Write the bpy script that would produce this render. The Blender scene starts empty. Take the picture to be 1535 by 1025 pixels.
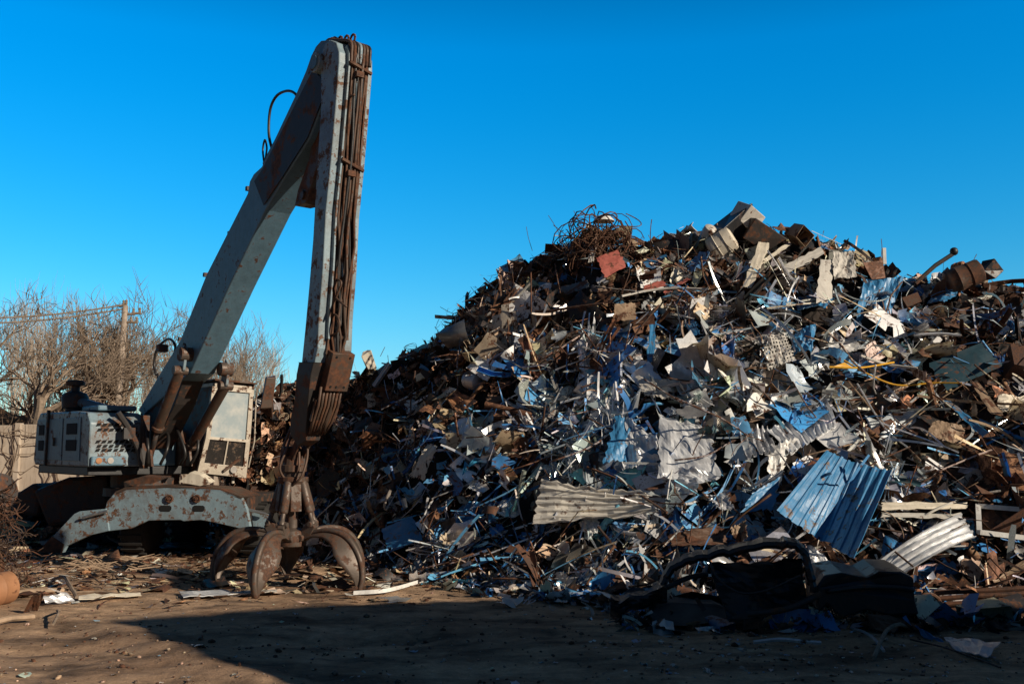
import bpy, bmesh, math, random
import numpy as np
from mathutils import Vector, Matrix, noise as mn
random.seed(7); rng = np.random.default_rng(7)
S = bpy.context.scene
C = S.collection
R_ = math.radians
V = Vector

# ------------------------------------------------------------------ camera
FPX = 1492.0; TH = math.atan(158/FPX); CH = 2.0
cd = bpy.data.cameras.new('camera'); cam = bpy.data.objects.new('camera', cd); C.objects.link(cam)
cam.location = (0, 0, CH); cam.rotation_euler = (math.pi/2+TH, 0, 0)
cd.sensor_width = 36; cd.lens = 36*FPX/1535; cd.clip_end = 3000; cd.clip_start = .1
S.camera = cam
def ray(px, py):
    xc = (px-767.5)/FPX; yc = (512.5-py)/FPX
    return V((xc, math.cos(TH)-yc*math.sin(TH), math.sin(TH)+yc*math.cos(TH)))
CP = V((0, 0, CH))
def at(px, py, Y):
    d = ray(px, py); return CP + d*(Y/d.y)
def onz(px, py, z=0.):
    d = ray(px, py); return CP + d*((z-CH)/d.z)
def onplane(px, py, p, n):
    d = ray(px, py); return CP + d*((p-CP).dot(n)/d.dot(n))
def proj(x, y, z):
    v = V((x, y, z-CH)); zc = v.y*math.cos(TH)+v.z*math.sin(TH); yc = -v.y*math.sin(TH)+v.z*math.cos(TH)
    return 767.5+FPX*v.x/zc, 512.5-FPX*yc/zc

# ------------------------------------------------------------------ world and sun
SAZ = math.atan2(.835, -.55)        # to-sun horizontal vector is (sin, cos)
SH = V((.835, -.55, 0)).normalized(); SEL = R_(22.5)
TOS = V((SH.x*math.cos(SEL), SH.y*math.cos(SEL), math.sin(SEL)))
w = bpy.data.worlds.new('World'); S.world = w; w.use_nodes = True
nt = w.node_tree; N = nt.nodes; L = nt.links
bg = N['Background']
sky = N.new('ShaderNodeTexSky'); sky.sky_type = 'NISHITA'; sky.sun_disc = False
sky.sun_elevation = SEL; sky.sun_rotation = SAZ; sky.altitude = 300; sky.air_density = 1.0; sky.dust_density = .3; sky.ozone_density = 3.0
hs = N.new('ShaderNodeHueSaturation'); hs.inputs['Saturation'].default_value = 1.45; hs.inputs['Value'].default_value = 1.0; hs.inputs['Hue'].default_value = .485
tc = N.new('ShaderNodeTexCoord'); sp = N.new('ShaderNodeSeparateXYZ'); rp = N.new('ShaderNodeValToRGB')
L.new(tc.outputs['Generated'], sp.inputs[0]); L.new(sp.outputs['Z'], rp.inputs[0])
cr = rp.color_ramp
cr.elements[0].position = 0.0; cr.elements[0].color = (.6, .72, .84, 1)
cr.elements[1].position = .9; cr.elements[1].color = (.20, .22, .26, 1)
for p_, c_ in ((.14, (.50, .92, 1.04, 1)), (.38, (.10, 1.10, 1.36, 1)), (.50, (.10, .6, .8, 1)), (.62, (.16, .26, .34, 1))):
    e = cr.elements.new(p_); e.color = c_
mx = N.new('ShaderNodeMix'); mx.data_type = 'RGBA'; mx.blend_type = 'MULTIPLY'; mx.inputs[0].default_value = 1
L.new(sky.outputs[0], hs.inputs['Color']); L.new(hs.outputs[0], mx.inputs[6]); L.new(rp.outputs[0], mx.inputs[7])
r2 = N.new('ShaderNodeValToRGB'); mr = N.new('ShaderNodeMapRange'); mr.inputs[1].default_value = -1; mr.inputs[2].default_value = 1; L.new(sp.outputs['Y'], mr.inputs[0]); L.new(mr.outputs[0], r2.inputs[0])
r2.color_ramp.elements[0].position = .64; r2.color_ramp.elements[0].color = (.11, .14, .18, 1); r2.color_ramp.elements[1].position = .90; r2.color_ramp.elements[1].color = (1, 1, 1, 1)
m3 = N.new('ShaderNodeMix'); m3.data_type = 'RGBA'; m3.blend_type = 'MULTIPLY'; m3.inputs[0].default_value = 1; L.new(mx.outputs[2], m3.inputs[6]); L.new(r2.outputs[0], m3.inputs[7])
r4 = N.new('ShaderNodeValToRGB'); L.new(sp.outputs['Z'], r4.inputs[0]); r4.color_ramp.elements[0].position = .46; r4.color_ramp.elements[1].position = .68
m4 = N.new('ShaderNodeMix'); m4.data_type = 'RGBA'; L.new(r4.outputs[0], m4.inputs[0]); L.new(m3.outputs[2], m4.inputs[6]); m4.inputs[7].default_value = (.17, .31, .52, 1)
L.new(m4.outputs[2], bg.inputs[0]); bg.inputs[1].default_value = .15
sd = bpy.data.lights.new('sun', 'SUN'); so = bpy.data.objects.new('sun', sd); C.objects.link(so)
sd.energy = 5.0; sd.angle = R_(.53); sd.color = (1, .87, .70)
so.rotation_euler = TOS.to_track_quat('Z', 'Y').to_euler()
S.view_settings.view_transform = 'Standard'; S.view_settings.look = 'None'; S.view_settings.exposure = 0

# ------------------------------------------------------------------ materials
def newmat(name):
    m = bpy.data.materials.new(name); m.use_nodes = True
    return m, m.node_tree.nodes, m.node_tree.links, m.node_tree.nodes['Principled BSDF']
def mixc(N, L, fac, a, b, bt='MIX'):
    m = N.new('ShaderNodeMix'); m.data_type = 'RGBA'; m.blend_type = bt
    for k, v in ((0, fac), (6, a), (7, b)):
        if hasattr(v, 'links') or hasattr(v, 'is_linked'): L.new(v, m.inputs[k])
        else: m.inputs[k].default_value = v if not isinstance(v, tuple) else (*v, 1)[:4]
    return m.outputs[2]
def noisef(N, L, scale, detail=6, rough=.6, co=None, stretch=None):
    n = N.new('ShaderNodeTexNoise'); n.inputs['Scale'].default_value = scale; n.inputs['Detail'].default_value = detail; n.inputs['Roughness'].default_value = rough
    if co is None:
        t = N.new('ShaderNodeTexCoord'); co = t.outputs['Object']
    if stretch:
        mp = N.new('ShaderNodeMapping'); mp.inputs['Scale'].default_value = stretch; L.new(co, mp.inputs[0]); co = mp.outputs[0]
    L.new(co, n.inputs['Vector']); return n.outputs['Fac']
def ramp(N, L, f, a, b, ca=(0, 0, 0), cb=(1, 1, 1)):
    r = N.new('ShaderNodeValToRGB'); r.color_ramp.elements[0].position = a; r.color_ramp.elements[1].position = b
    r.color_ramp.elements[0].color = (*ca, 1); r.color_ramp.elements[1].color = (*cb, 1); L.new(f, r.inputs[0]); return r.outputs[0]
def bump(N, L, b, h, st, dist=.02):
    bn = N.new('ShaderNodeBump'); bn.inputs['Strength'].default_value = st; bn.inputs['Distance'].default_value = dist
    L.new(h, bn.inputs['Height']); L.new(bn.outputs[0], b.inputs['Normal'])
def paint(name, base, rust=.5, rough=.5, metal=0., rustcol=(.13, .05, .022), darkrust=(.035, .018, .012), scale=1.0, bmp=.25, src=None, streak=0):
    """painted or bare steel, stained with rust; rust 0..1 is how much is covered. src: 'attr' / 'obj' takes the colour per piece."""
    m, N, L, b = newmat(name)
    if src == 'attr':
        a = N.new('ShaderNodeAttribute'); a.attribute_name = 'col'; base_o = a.outputs['Color']
    elif src == 'obj':
        a = N.new('ShaderNodeObjectInfo'); base_o = a.outputs['Color']
    else:
        a = N.new('ShaderNodeRGB'); a.outputs[0].default_value = (*base, 1); base_o = a.outputs[0]
    f1 = noisef(N, L, 3*scale, 8, .65); f2 = noisef(N, L, 14*scale, 6, .6); f3 = noisef(N, L, 2.2*scale, 7, .7, stretch=(4, 4, .6))
    var = mixc(N, L, .4 if src else .55, base_o, ramp(N, L, f1, .3, .75, (.45, .43, .42), (1.3, 1.3, 1.3) if src else (1.15, 1.15, 1.15)), 'MULTIPLY')
    var = mixc(N, L, ramp(N, L, f3, .5, .8, (0, 0, 0), (.2, .2, .2) if src else (.35, .35, .35)), var, (.09, .06, .045))
    if streak: f4 = noisef(N, L, 1.3, 9, .75); var = mixc(N, L, ramp(N, L, f4, .47, .68, (0, 0, 0), (.75, .75, .75)), var, (.10, .065, .045))
    rc = mixc(N, L, ramp(N, L, f2, .35, .65), darkrust, rustcol)
    mm = N.new('ShaderNodeMath'); mm.operation = 'MULTIPLY_ADD'; L.new(f2, mm.inputs[0]); mm.inputs[1].default_value = .35; L.new(f1, mm.inputs[2])
    th = .92-.5*rust
    mask = ramp(N, L, mm.outputs[0], th-.03, th+.04)
    col = mixc(N, L, mask, var, rc); L.new(col, b.inputs['Base Color'])
    if metal > 0:
        inv = N.new('ShaderNodeMath'); inv.operation = 'MULTIPLY_ADD'; L.new(mask, inv.inputs[0]); inv.inputs[1].default_value = -metal; inv.inputs[2].default_value = metal
        L.new(inv.outputs[0], b.inputs['Metallic'])
    rr = ramp(N, L, mask, 0, 1, (rough,)*3, (.85,)*3); L.new(rr, b.inputs['Roughness'])
    bump(N, L, b, mm.outputs[0], bmp)
    return m
def plain(name, col, rough=.8, metal=0., var=.4, scale=5, bmp=.3):
    m, N, L, b = newmat(name); f = noisef(N, L, scale, 8, .6)
    c = mixc(N, L, 1., col, ramp(N, L, f, .3, .7, (1-var,)*3, (1+var,)*3), 'MULTIPLY')
    L.new(c, b.inputs['Base Color']); b.inputs['Roughness'].default_value = rough; b.inputs['Metallic'].default_value = metal
    bump(N, L, b, f, bmp); return m
M = {}
M['blue'] = paint('shaded_blue_paint', (.12, .22, .29), .25, .5, scale=1.8)  # darker twin of the machine blue, shade put into its base colour
M['bluelit'] = paint('worn_sunlit_blue_paint', (.25, .35, .40), .38, .45, rustcol=(.16, .08, .045), scale=2.0, streak=1)  # lighter twin of that blue, sunlight put into its base colour
M['cream'] = paint('worn_cream_paint', (.60, .53, .43), .36, .5, scale=2)
M['rust'] = paint('rusted_steel', (.15, .075, .04), .6, .7)
M['brown'] = paint('oily_brown_steel', (.11, .075, .055), .5, .5, .3)
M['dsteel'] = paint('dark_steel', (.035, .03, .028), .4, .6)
M['grap'] = paint('worn_grapple_steel', (.135, .105, .085), .46, .5, .35, rustcol=(.12, .055, .03), scale=1.6)
M['black'] = plain('black_rubber', (.012, .012, .013), .5)
M['hose'] = plain('dirty_hose', (.09, .05, .032), .6, var=.5)
M['hose2'] = plain('black_hose', (.018, .016, .015), .45)
M['zinc'] = paint('scratched_zinc', (.5, .5, .48), .3, .35, .8)
M['hole'] = plain('dark_opening', (.004, .004, .004), .9)
M['tyre'] = plain('dusty_tyre', (.02, .018, .016), .85)
M['bark'] = plain('bark', (.24, .18, .13), .9, scale=8)
M['palebark'] = plain('pale_bark', (.48, .40, .32), .9, scale=8)
M['brush'] = plain('dry_brush', (.30, .19, .11), .9, scale=8)
M['rock'] = plain('grey_stone', (.10, .085, .075), .9, scale=3)
M['wood'] = plain('weathered_wood', (.34, .24, .16), .8, scale=6)
M['heap'] = plain('packed_scrap_gap_shade', (.018, .012, .009), .95, var=.6)  # near-black rust tone, shade of the gaps put into the colour
M['lamp'] = plain('lamp_lens', (.38, .35, .32), .2)
M['amber'] = plain('amber_lens', (.3, .14, .06), .3)
M['conc'] = None
for k, metal, rough, rust in (('s_rust', 0, .75, .55), ('s_paint', 0, .5, .36), ('s_metal', .5, .27, .16)):
    M[k+'_a'] = paint(k+'_fragments', None, rust, rough, metal, src='attr', scale=2.2)
    M[k+'_o'] = paint(k+'_pieces', None, rust, rough, metal, src='obj', scale=2.2)
def glassmat():
    m, N, L, b = newmat('dusty_cab_glass'); f = noisef(N, L, 4, 8, .65)
    c = mixc(N, L, ramp(N, L, f, .45, .7), (.34, .40, .42), (.52, .53, .50))
    L.new(c, b.inputs['Base Color']); b.inputs['Roughness'].default_value = .25; b.inputs['Coat Weight'].default_value = .5
    return m
M['glass'] = glassmat()
M['dglass'] = paint('grimy_lower_glass', (.035, .032, .03), .3, .25, rustcol=(.2, .13, .08), scale=3)
def groundmat():
    m, N, L, b = newmat('trodden_dirt'); 
    a = noisef(N, L, .5, 10, .62); f = noisef(N, L, 6, 12, .72); g = noisef(N, L, 45, 6, .7); h = noisef(N, L, 1.3, 6, .6, stretch=(.7, 1.6, 1))
    c = mixc(N, L, ramp(N, L, a, .35, .66), (.30, .19, .12), (.66, .45, .29))
    c = mixc(N, L, ramp(N, L, h, .46, .66, (0,)*3, (.8,)*3), c, (.07, .046, .032))
    c = mixc(N, L, .8, c, ramp(N, L, f, .3, .72, (.5, .48, .46), (1.3, 1.28, 1.25)), 'MULTIPLY')
    c = mixc(N, L, .6, c, ramp(N, L, g, .3, .7, (.6,)*3, (1.3,)*3), 'MULTIPLY')
    vo = N.new('ShaderNodeTexVoronoi'); vo.inputs['Scale'].default_value = 9; t = N.new('ShaderNodeTexCoord'); L.new(t.outputs['Object'], vo.inputs['Vector'])
    sp_ = ramp(N, L, vo.outputs['Distance'], .035, .06, (1,)*3, (0,)*3)
    c = mixc(N, L, sp_, c, (.42, .36, .30))
    L.new(c, b.inputs['Base Color']); b.inputs['Roughness'].default_value = .92; b.inputs['Specular IOR Level'].default_value = .2
    ad = N.new('ShaderNodeMath'); ad.operation = 'MULTIPLY_ADD'; L.new(g, ad.inputs[0]); ad.inputs[1].default_value = .25; L.new(f, ad.inputs[2])
    bump(N, L, b, ad.outputs[0], .8, .045); return m
M['ground'] = groundmat()
def concmat():
    m, N, L, b = newmat('stained_concrete'); f = noisef(N, L, .8, 8, .65); g = noisef(N, L, 2.5, 8, .7, stretch=(3, 3, .3))
    c = mixc(N, L, ramp(N, L, f, .3, .7), (.38, .31, .24), (.55, .47, .38))
    c = mixc(N, L, ramp(N, L, g, .52, .7, (0,)*3, (.7,)*3), c, (.16, .11, .08))
    L.new(c, b.inputs['Base Color']); b.inputs['Roughness'].default_value = .9; bump(N, L, b, g, .4); return m
M['conc'] = concmat()

# ------------------------------------------------------------------ mesh helpers
class MB:
    def __init__(s): s.v = []; s.f = []
    def add(s, vs, fs):
        o = len(s.v); s.v += [tuple(v) for v in vs]; s.f += [tuple(i+o for i in f) for f in fs]
    def prism(s, pts, ext):
        n = len(pts); ext = V(ext); pts = [V(p) for p in pts]
        s.add(pts+[p+ext for p in pts], [tuple(range(n))[::-1], tuple(range(n, 2*n))]+[(i, (i+1) % n, (i+1) % n+n, i+n) for i in range(n)])
    def box(s, c, sx, sy, sz, X=V((1, 0, 0)), Y=V((0, 1, 0)), Z=V((0, 0, 1))):
        c = V(c); q = [c+X*a*sx/2+Y*b*sy/2-Z*sz/2 for a, b in ((-1, -1), (1, -1), (1, 1), (-1, 1))]
        s.prism(q, Z*sz)
    def tube(s, pts, r, n=8, cap=True):
        pts = [V(p) for p in pts]; k = len(pts)
        rs = r if isinstance(r, (list, tuple)) else [r]*k
        t0 = (pts[1]-pts[0]).normalized(); a = t0.orthogonal().normalized(); vs = []
        for i, p in enumerate(pts):
            t = (pts[min(i+1, k-1)]-pts[max(i-1, 0)]).normalized()
            a = (a-t*a.dot(t)); a = a.normalized() if a.length > 1e-6 else t.orthogonal().normalized(); b = t.cross(a)
            vs += [p+(a*math.cos(2*math.pi*j/n)+b*math.sin(2*math.pi*j/n))*rs[i] for j in range(n)]
        fs = [(i*n+j, i*n+(j+1) % n, (i+1)*n+(j+1) % n, (i+1)*n+j) for i in range(k-1) for j in range(n)]
        if cap: fs += [tuple(range(n))[::-1], tuple(range((k-1)*n, k*n))]
        s.add(vs, fs)
    def cyl(s, a, b, r, n=20): s.tube([a, b], r, n)
    def lathe(s, c, prof, n=20, ax=V((0, 0, 1))):
        c = V(c); a = ax.orthogonal().normalized(); b = ax.cross(a); vs = []
        for r, h in prof: vs += [c+ax*h+(a*math.cos(2*math.pi*j/n)+b*math.sin(2*math.pi*j/n))*r for j in range(n)]
        k = len(prof); s.add(vs, [(i*n+j, i*n+(j+1) % n, (i+1)*n+(j+1) % n, (i+1)*n+j) for i in range(k-1) for j in range(n)]+[tuple(range(n))[::-1], tuple(range((k-1)*n, k*n))])
    def grid(s, fn, nu, nv, skip=None):
        vs = [fn(i/nu, j/nv) for j in range(nv+1) for i in range(nu+1)]
        s.add(vs, [(j*(nu+1)+i, j*(nu+1)+i+1, (j+1)*(nu+1)+i+1, (j+1)*(nu+1)+i) for j in range(nv) for i in range(nu) if not (skip and skip(i, j))])
    def build(s, name, mat, parent=None, smooth=False, bevel=0, solid=0, origin=None, col=None):
        me = bpy.data.meshes.new(name)
        o0 = V(origin) if origin is not None else (parent.matrix_world.translation.copy() if False else V((0, 0, 0)))
        me.from_pydata([tuple(V(v)-o0) for v in s.v], [], s.f); me.update()
        if smooth: me.polygons.foreach_set('use_smooth', [True]*len(me.polygons))
        if mat is not None: me.materials.append(mat)
        o = bpy.data.objects.new(name, me); C.objects.link(o)
        if parent is not None:
            o.parent = parent; o.location = o0 - parent['_org'] if False else o0 - V(ORG.get(parent.name, (0, 0, 0)))
            ORG[o.name] = o0
        else:
            o.location = o0; ORG[o.name] = o0
        if solid:
            md = o.modifiers.new('solid', 'SOLIDIFY'); md.thickness = solid; md.offset = 0
        if bevel:
            md = o.modifiers.new('bevel', 'BEVEL'); md.width = bevel; md.segments = 2; md.limit_method = 'ANGLE'; md.angle_limit = R_(40)
        if col: o.color = (*col, 1)
        return o
ORG = {}
def smoothang(o, deg=40):
    me = o.data
    me.polygons.foreach_set('use_smooth', [True]*len(me.polygons))
    try: me.set_sharp_from_angle(angle=R_(deg))
    except Exception: pass
    return o
def tag(o, label, cat, group=None, kind=None):
    if label: o['label'] = label
    if cat: o['category'] = cat
    if group: o['group'] = group
    if kind: o['kind'] = kind
    return o
def empty(name, loc, label, cat, group=None):
    o = bpy.data.objects.new(name, None); C.objects.link(o); o.location = loc; o.empty_display_size = .2; ORG[o.name] = V(loc)
    return tag(o, label, cat, group)
def fbm(x, y, z=0, o=4):
    return mn.fractal(V((x, y, z)), .9, 2.0, o)
def curve(pts, n=8):
    """Catmull-Rom through the points"""
    p = [V(q) for q in pts]; p = [p[0]*2-p[1]]+p+[p[-1]*2-p[-2]]; out = []
    for i in range(1, len(p)-2):
        for k in range(n):
            t = k/n; a, b, c, d = p[i-1], p[i], p[i+1], p[i+2]
            out.append(.5*((2*b)+(c-a)*t+(2*a-5*b+4*c-d)*t*t+(3*b-a-3*c+d)*t**3))
    out.append(p[-2]); return out

# ------------------------------------------------------------------ ground
def gz(x, y):
    if y < 5 or y > 60 or abs(x) > 25: return 0.
    z = .05*fbm(x*.5, y*.5) + .022*fbm(x*2.3, y*2.3, 3)
    z += .07*math.exp(-((x+3.6+(y-10.4)*.9)/.35)**2-((y-10)/2.2)**2)
    z -= .05*math.exp(-((y-10.9-.12*x)/.25)**2)*(1 if x < -1 else .3)
    z += .25*math.exp(-((x+9.5)/1.2)**2-((y-15)/1.5)**2)
    z += max(0, min(1, (y-34)/10))*.5
    return z
xs = sorted(set(list(np.round(np.arange(-11, 9, .09), 3))+list(np.round(np.arange(-30, 30, 1.), 3))+[-2000, -900, -400, -180, -90, -50, 50, 90, 180, 400, 900, 2000]))
ys = sorted(set(list(np.round(np.arange(6.5, 20, .09), 3))+list(np.round(np.arange(-20, 60, 1.), 3))+[-2000, -600, -150, -60, 80, 120, 250, 600, 1200, 2500]))
g = MB(); g.v = [(x, y, gz(x, y)) for y in ys for x in xs]; nx = len(xs)
g.f = [(j*nx+i, j*nx+i+1, (j+1)*nx+i+1, (j+1)*nx+i) for j in range(len(ys)-1) for i in range(nx-1)]
tag(g.build('ground', M['ground'], smooth=True), None, None, kind='structure')

# earth bank behind the wall
bk = MB()
def bankz(x, y): return max(0, 1-abs(y-50)/9)*(4.0+1.2*fbm(x*.12, 3)+.8*fbm(x*.5, y*.5))*min(1, max(0, (-x-4)/14))
bk.grid(lambda u, v: V((-60+56*u, 41.2+20*v, bankz(-60+56*u, 41.2+20*v))), 90, 30)
tag(bk.build('earth_bank', plain('dry_earth_grass', (.21, .125, .07), .95, scale=1.5, var=.6, bmp=.8), smooth=True), None, None, kind='structure')

# ------------------------------------------------------------------ heap surface
SIL = [(330, 680), (365, 640), (385, 592), (400, 580), (440, 572), (520, 557), (560, 545), (610, 522), (650, 498), (690, 450), (735, 410), (770, 388), (805, 372), (850, 352), (880, 334), (940, 334), (965, 347), (1030, 334), (1080, 330), (1115, 320), (1145, 330), (1200, 340), (1265, 358), (1300, 372), (1330, 402), (1385, 408), (1430, 399), (1480, 407), (1535, 413), (1650, 430), (1800, 520)]
CRD = [(330, 20.5), (450, 21), (600, 20.5), (760, 20), (900, 19), (1115, 19), (1300, 18.5), (1535, 17.5), (1800, 17)]
BAS = [(330, 19.5), (450, 19.2), (520, 18.2), (560, 17.2), (640, 15.8), (700, 15.0), (800, 14.2), (900, 13.6), (1000, 13.2), (1100, 13.0), (1300, 12.9), (1535, 12.7), (1800, 12.6)]
def u_of(px, py=600): d = ray(px, py); return d.x/d.y
def table(T, f=lambda a: a): return np.array([u_of(p[0], p[1] if T is SIL else 600) for p in T]), np.array([f(p) for p in T])
cu, cv = table(CRD, lambda p: p[1]); bu, bv = table(BAS, lambda p: p[1])
su = []; sv = []
for p in SIL:
    uu = u_of(*p); Y = float(np.interp(uu, cu, cv)); su.append(uu); sv.append(at(p[0], p[1], Y).z)
def heap(x, y, nz=True):
    if y < 8: return -1.
    u = x/y
    if u < su[0]-.01: return -.3
    H = float(np.interp(u, su, sv)); B = float(np.interp(u, bu, bv)); K = float(np.interp(u, cu, cv))
    H = H*min(1, max(0, (u-su[0])/.02)) if u < su[0]+.02 else H
    H = H-.36
    t = (y-B)/(K-B)
    if t < 0: z = t*2.0
    elif t < 1:
        z = H*(.22*math.sin(t*math.pi/2)**1.0+.78*t**1.2)
    else: z = H*(1-min(1, ((y-K)/6.5))**1.6)
    if nz and t > -.1:
        a = min(1, max(0, t*4))*min(1, max(.12, abs(t-1)*3.2))
        z += a*(.55*fbm(x*.55, y*.55, z*.3, 3)+.22*fbm(x*1.7+9, y*1.7, z, 3))
    return z
def onheap(px, py, lift=0.):
    d = ray(px, py); s = 9.0; last = s
    while s < 26:
        p = CP+d*(s/d.y)
        hz = heap(p.x, p.y)
        if p.z < max(hz, 0): break
        last = s; s += .12
    else:
        s = float(np.interp(d.x/d.y, cu, cv)); last = s
    a, b = last, s
    for _ in range(8):
        m = (a+b)/2; p = CP+d*(m/d.y)
        if p.z < max(heap(p.x, p.y), 0): b = m
        else: a = m
    p = CP+d*(a/d.y)
    return p-d.normalized()*lift
def hnorm(x, y):
    e = .35
    return V((-(heap(x+e, y)-heap(x-e, y))/(2*e), -(heap(x, y+e)-heap(x, y-e))/(2*e), 1)).normalized()
hb = MB()
us = np.linspace(su[0]-.004, u_of(1760), 260); NT = 120
for j in range(NT+1):
    for uu in us:
        B = float(np.interp(uu, bu, bv)); K = float(np.interp(uu, cu, cv)); t = -.06+1.06*j/90 if j <= 90 else 1+(j-90)/30*6.4/(K-B)
        y = B+t*(K-B); x = uu*y; hb.v.append((x, y, heap(x, y)+.12*fbm(x*5, y*5, 7, 3)-.05))
n_ = len(us); hb.f = [(j*n_+i, j*n_+i+1, (j+1)*n_+i+1, (j+1)*n_+i) for j in range(NT) for i in range(n_-1)]
tag(hb.build('scrap_mound', M['heap']), 'packed core of the scrap metal heap, darkened in colour for shaded gaps', 'scrap heap', kind='stuff')

# ------------------------------------------------------------------ scrap piece prototypes (unit size about 1 long)
def smooth_path(n, seg, curl, start=None):
    d = V((1, 0, 0)); p = V((0, 0, 0)); out = [p.copy()]; k1 = random.gauss(0, curl); k2 = random.gauss(0, curl)
    for i in range(n):
        k1 += random.gauss(0, curl*.5); k2 += random.gauss(0, curl*.5)
        d = (Matrix.Rotation(k1/n, 3, 'Y') @ (Matrix.Rotation(k2/n, 3, 'Z') @ d)); p = p+d*seg; out.append(p.copy())
    c = sum(out, V((0, 0, 0)))/len(out); return [q-c for q in out]
def p_sheet():
    m = MB(); a = random.uniform(.45, 1.); nu, nv = 5, 4; bend = random.gauss(0, 1.2); tw = random.gauss(0, .5); fold = random.uniform(.2, .8); fa = random.choice([0, 0, random.gauss(0, 1.3)])
    sd = random.uniform(0, 99)
    def f(u, v):
        x = u-.5; y = (v-.5)*a; z = .12*fbm(u*2.5+sd, v*2.5)
        x += .05*fbm(v*3+sd, u*2, 4); y += .06*fbm(u*3+sd, v*3, 9)
        th = bend*x; z += (1-math.cos(th))/(abs(bend)+.3) if abs(bend) > .1 else 0
        if u > fold: z += (u-fold)*math.sin(fa); x = (fold-.5)+(u-fold)*math.cos(fa)
        z += tw*x*y
        return V((x, y, z))
    sk = set()
    for _ in range(random.randint(0, 4)):
        i = random.choice([0, nu-1]); j = random.choice([0, nv-1]); sk.add((i, j))
        if random.random() < .5: sk.add((i, max(0, min(nv-1, j+random.choice([-1, 1])))))
    m.grid(f, nu, nv, lambda i, j: (i, j) in sk); return m
def p_strip(wd=None, curl=None):
    m = MB(); wd = wd or random.uniform(.03, .11); n = 12; P = smooth_path(n, 1/n, (curl if curl else random.choice([.2, .4, 1.2]))); tw = random.gauss(0, 1.5); t0 = random.uniform(0, 6)
    for i, p in enumerate(P):
        t = (P[min(i+1, n)]-P[max(i-1, 0)]).normalized(); a = V((0, 0, 1)).cross(t); a = a.normalized() if a.length > .1 else V((0, 1, 0))
        a = Matrix.Rotation(t0+tw*i/n, 3, t) @ a; ww = wd*(1+.3*random.uniform(-1, 1)*(i in (0, n))); m.v += [tuple(p+a*ww/2), tuple(p-a*ww/2)]
    m.f = [(2*i, 2*i+1, 2*i+3, 2*i+2) for i in range(n)]; return m
def p_wire(r=None, curl=1.1):
    m = MB(); q = [V((0, 0, 0))]; d = V((1, 0, 0)); n = random.choice([2, 3, 4, 6])
    for i in range(n):
        q.append(q[-1]+d*random.uniform(.5, 1.5)/n); k = random.choice([.08, .2, .7]); d = (d+V((random.gauss(0, k), random.gauss(0, k), random.gauss(0, k)))).normalized()
    if random.random() < .4: q = curve(q, 3)
    c_ = sum(q, V((0, 0, 0)))/len(q); m.tube([p-c_ for p in q], r or random.uniform(.005, .012), 4); return m
def p_bundle():
    m = MB(); n = 8
    for k in range(random.randint(6, 11)):
        P = smooth_path(n, 1/n, .5); wd = random.uniform(.015, .05); off = V((random.gauss(0, .06), random.gauss(0, .14), random.gauss(0, .06))); rt = Matrix.Rotation(random.gauss(0, .22), 3, 'Z') @ Matrix.Rotation(random.gauss(0, .15), 3, 'Y'); t0 = random.uniform(0, 3); o = len(m.v)
        for i, p in enumerate(P):
            a = V((0, math.cos(t0+i*.15), math.sin(t0+i*.15))); m.v += [tuple(rt @ (p+a*wd/2)+off), tuple(rt @ (p-a*wd/2)+off)]
        m.f += [(o+2*i, o+2*i+1, o+2*i+3, o+2*i+2) for i in range(n)]
    return m
def p_angle():
    m = MB(); w_ = random.uniform(.06, .14); h = random.uniform(.05, .12); P = smooth_path(4, .25, .5)
    kind = random.random()
    sec = [(0, h), (0, 0), (w_, 0)] if kind < .5 else [(0, h), (0, 0), (w_, 0), (w_, h)]
    for p in P: m.v += [tuple(p+V((0, a, b))) for a, b in sec]
    k = len(sec); m.f = [(i*k+j, i*k+j+1, (i+1)*k+j+1, (i+1)*k+j) for i in range(4) for j in range(k-1)]; return m
def p_pipe():
    m = MB(); r = random.uniform(.03, .1); P = smooth_path(4, .25, random.choice([.1, .8])); m.tube(P, [r*random.uniform(.8, 1.1) for _ in P], 10, cap=False); return m
def p_torn():
    m = MB(); n = random.randint(6, 10); sd = random.uniform(0, 99); vs = [V((0, 0, .08*random.gauss(0, 1)))]
    el = random.uniform(.35, .9)
    for rr in (.27, .5):
        for i in range(n):
            a = 2*math.pi*i/n; r = rr*(1+.35*random.uniform(-1, 1)*(rr > .3)); vs.append(V((r*math.cos(a), r*math.sin(a)*el, .25*fbm(math.cos(a)*rr*3+sd, math.sin(a)*rr*3))))
    fs = [(0, 1+i, 1+(i+1) % n) for i in range(n)]+[(1+i, 1+n+i, 1+n+(i+1) % n, 1+(i+1) % n) for i in range(n) if random.random() > .12]
    m.add(vs, fs); return m
def p_box():
    m = MB(); a, b, c = random.uniform(.5, 1), random.uniform(.35, .8), random.uniform(.25, .6)
    q = [V((x*a/2+random.gauss(0, .05), y*b/2+random.gauss(0, .05), z*c/2+random.gauss(0, .05))) for z in (-1, 1) for x, y in ((-1, -1), (1, -1), (1, 1), (-1, 1))]
    fs = [(0, 1, 2, 3), (4, 5, 6, 7), (0, 1, 5, 4), (1, 2, 6, 5), (2, 3, 7, 6), (3, 0, 4, 7)]; random.shuffle(fs); m.add(q, fs[:random.choice([3, 4, 4, 5])]); return m
def p_coil():
    m = MB(); n = 40; t = random.uniform(2, 4); r = .4
    m.tube([V((r*math.cos(a)*(1+.12*math.sin(3*a)), r*math.sin(a)*.8, .05*a/6+.06*math.sin(a*1.7+t))) for a in [i*t*2*math.pi/n for i in range(n)]], .012, 3); return m
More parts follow.
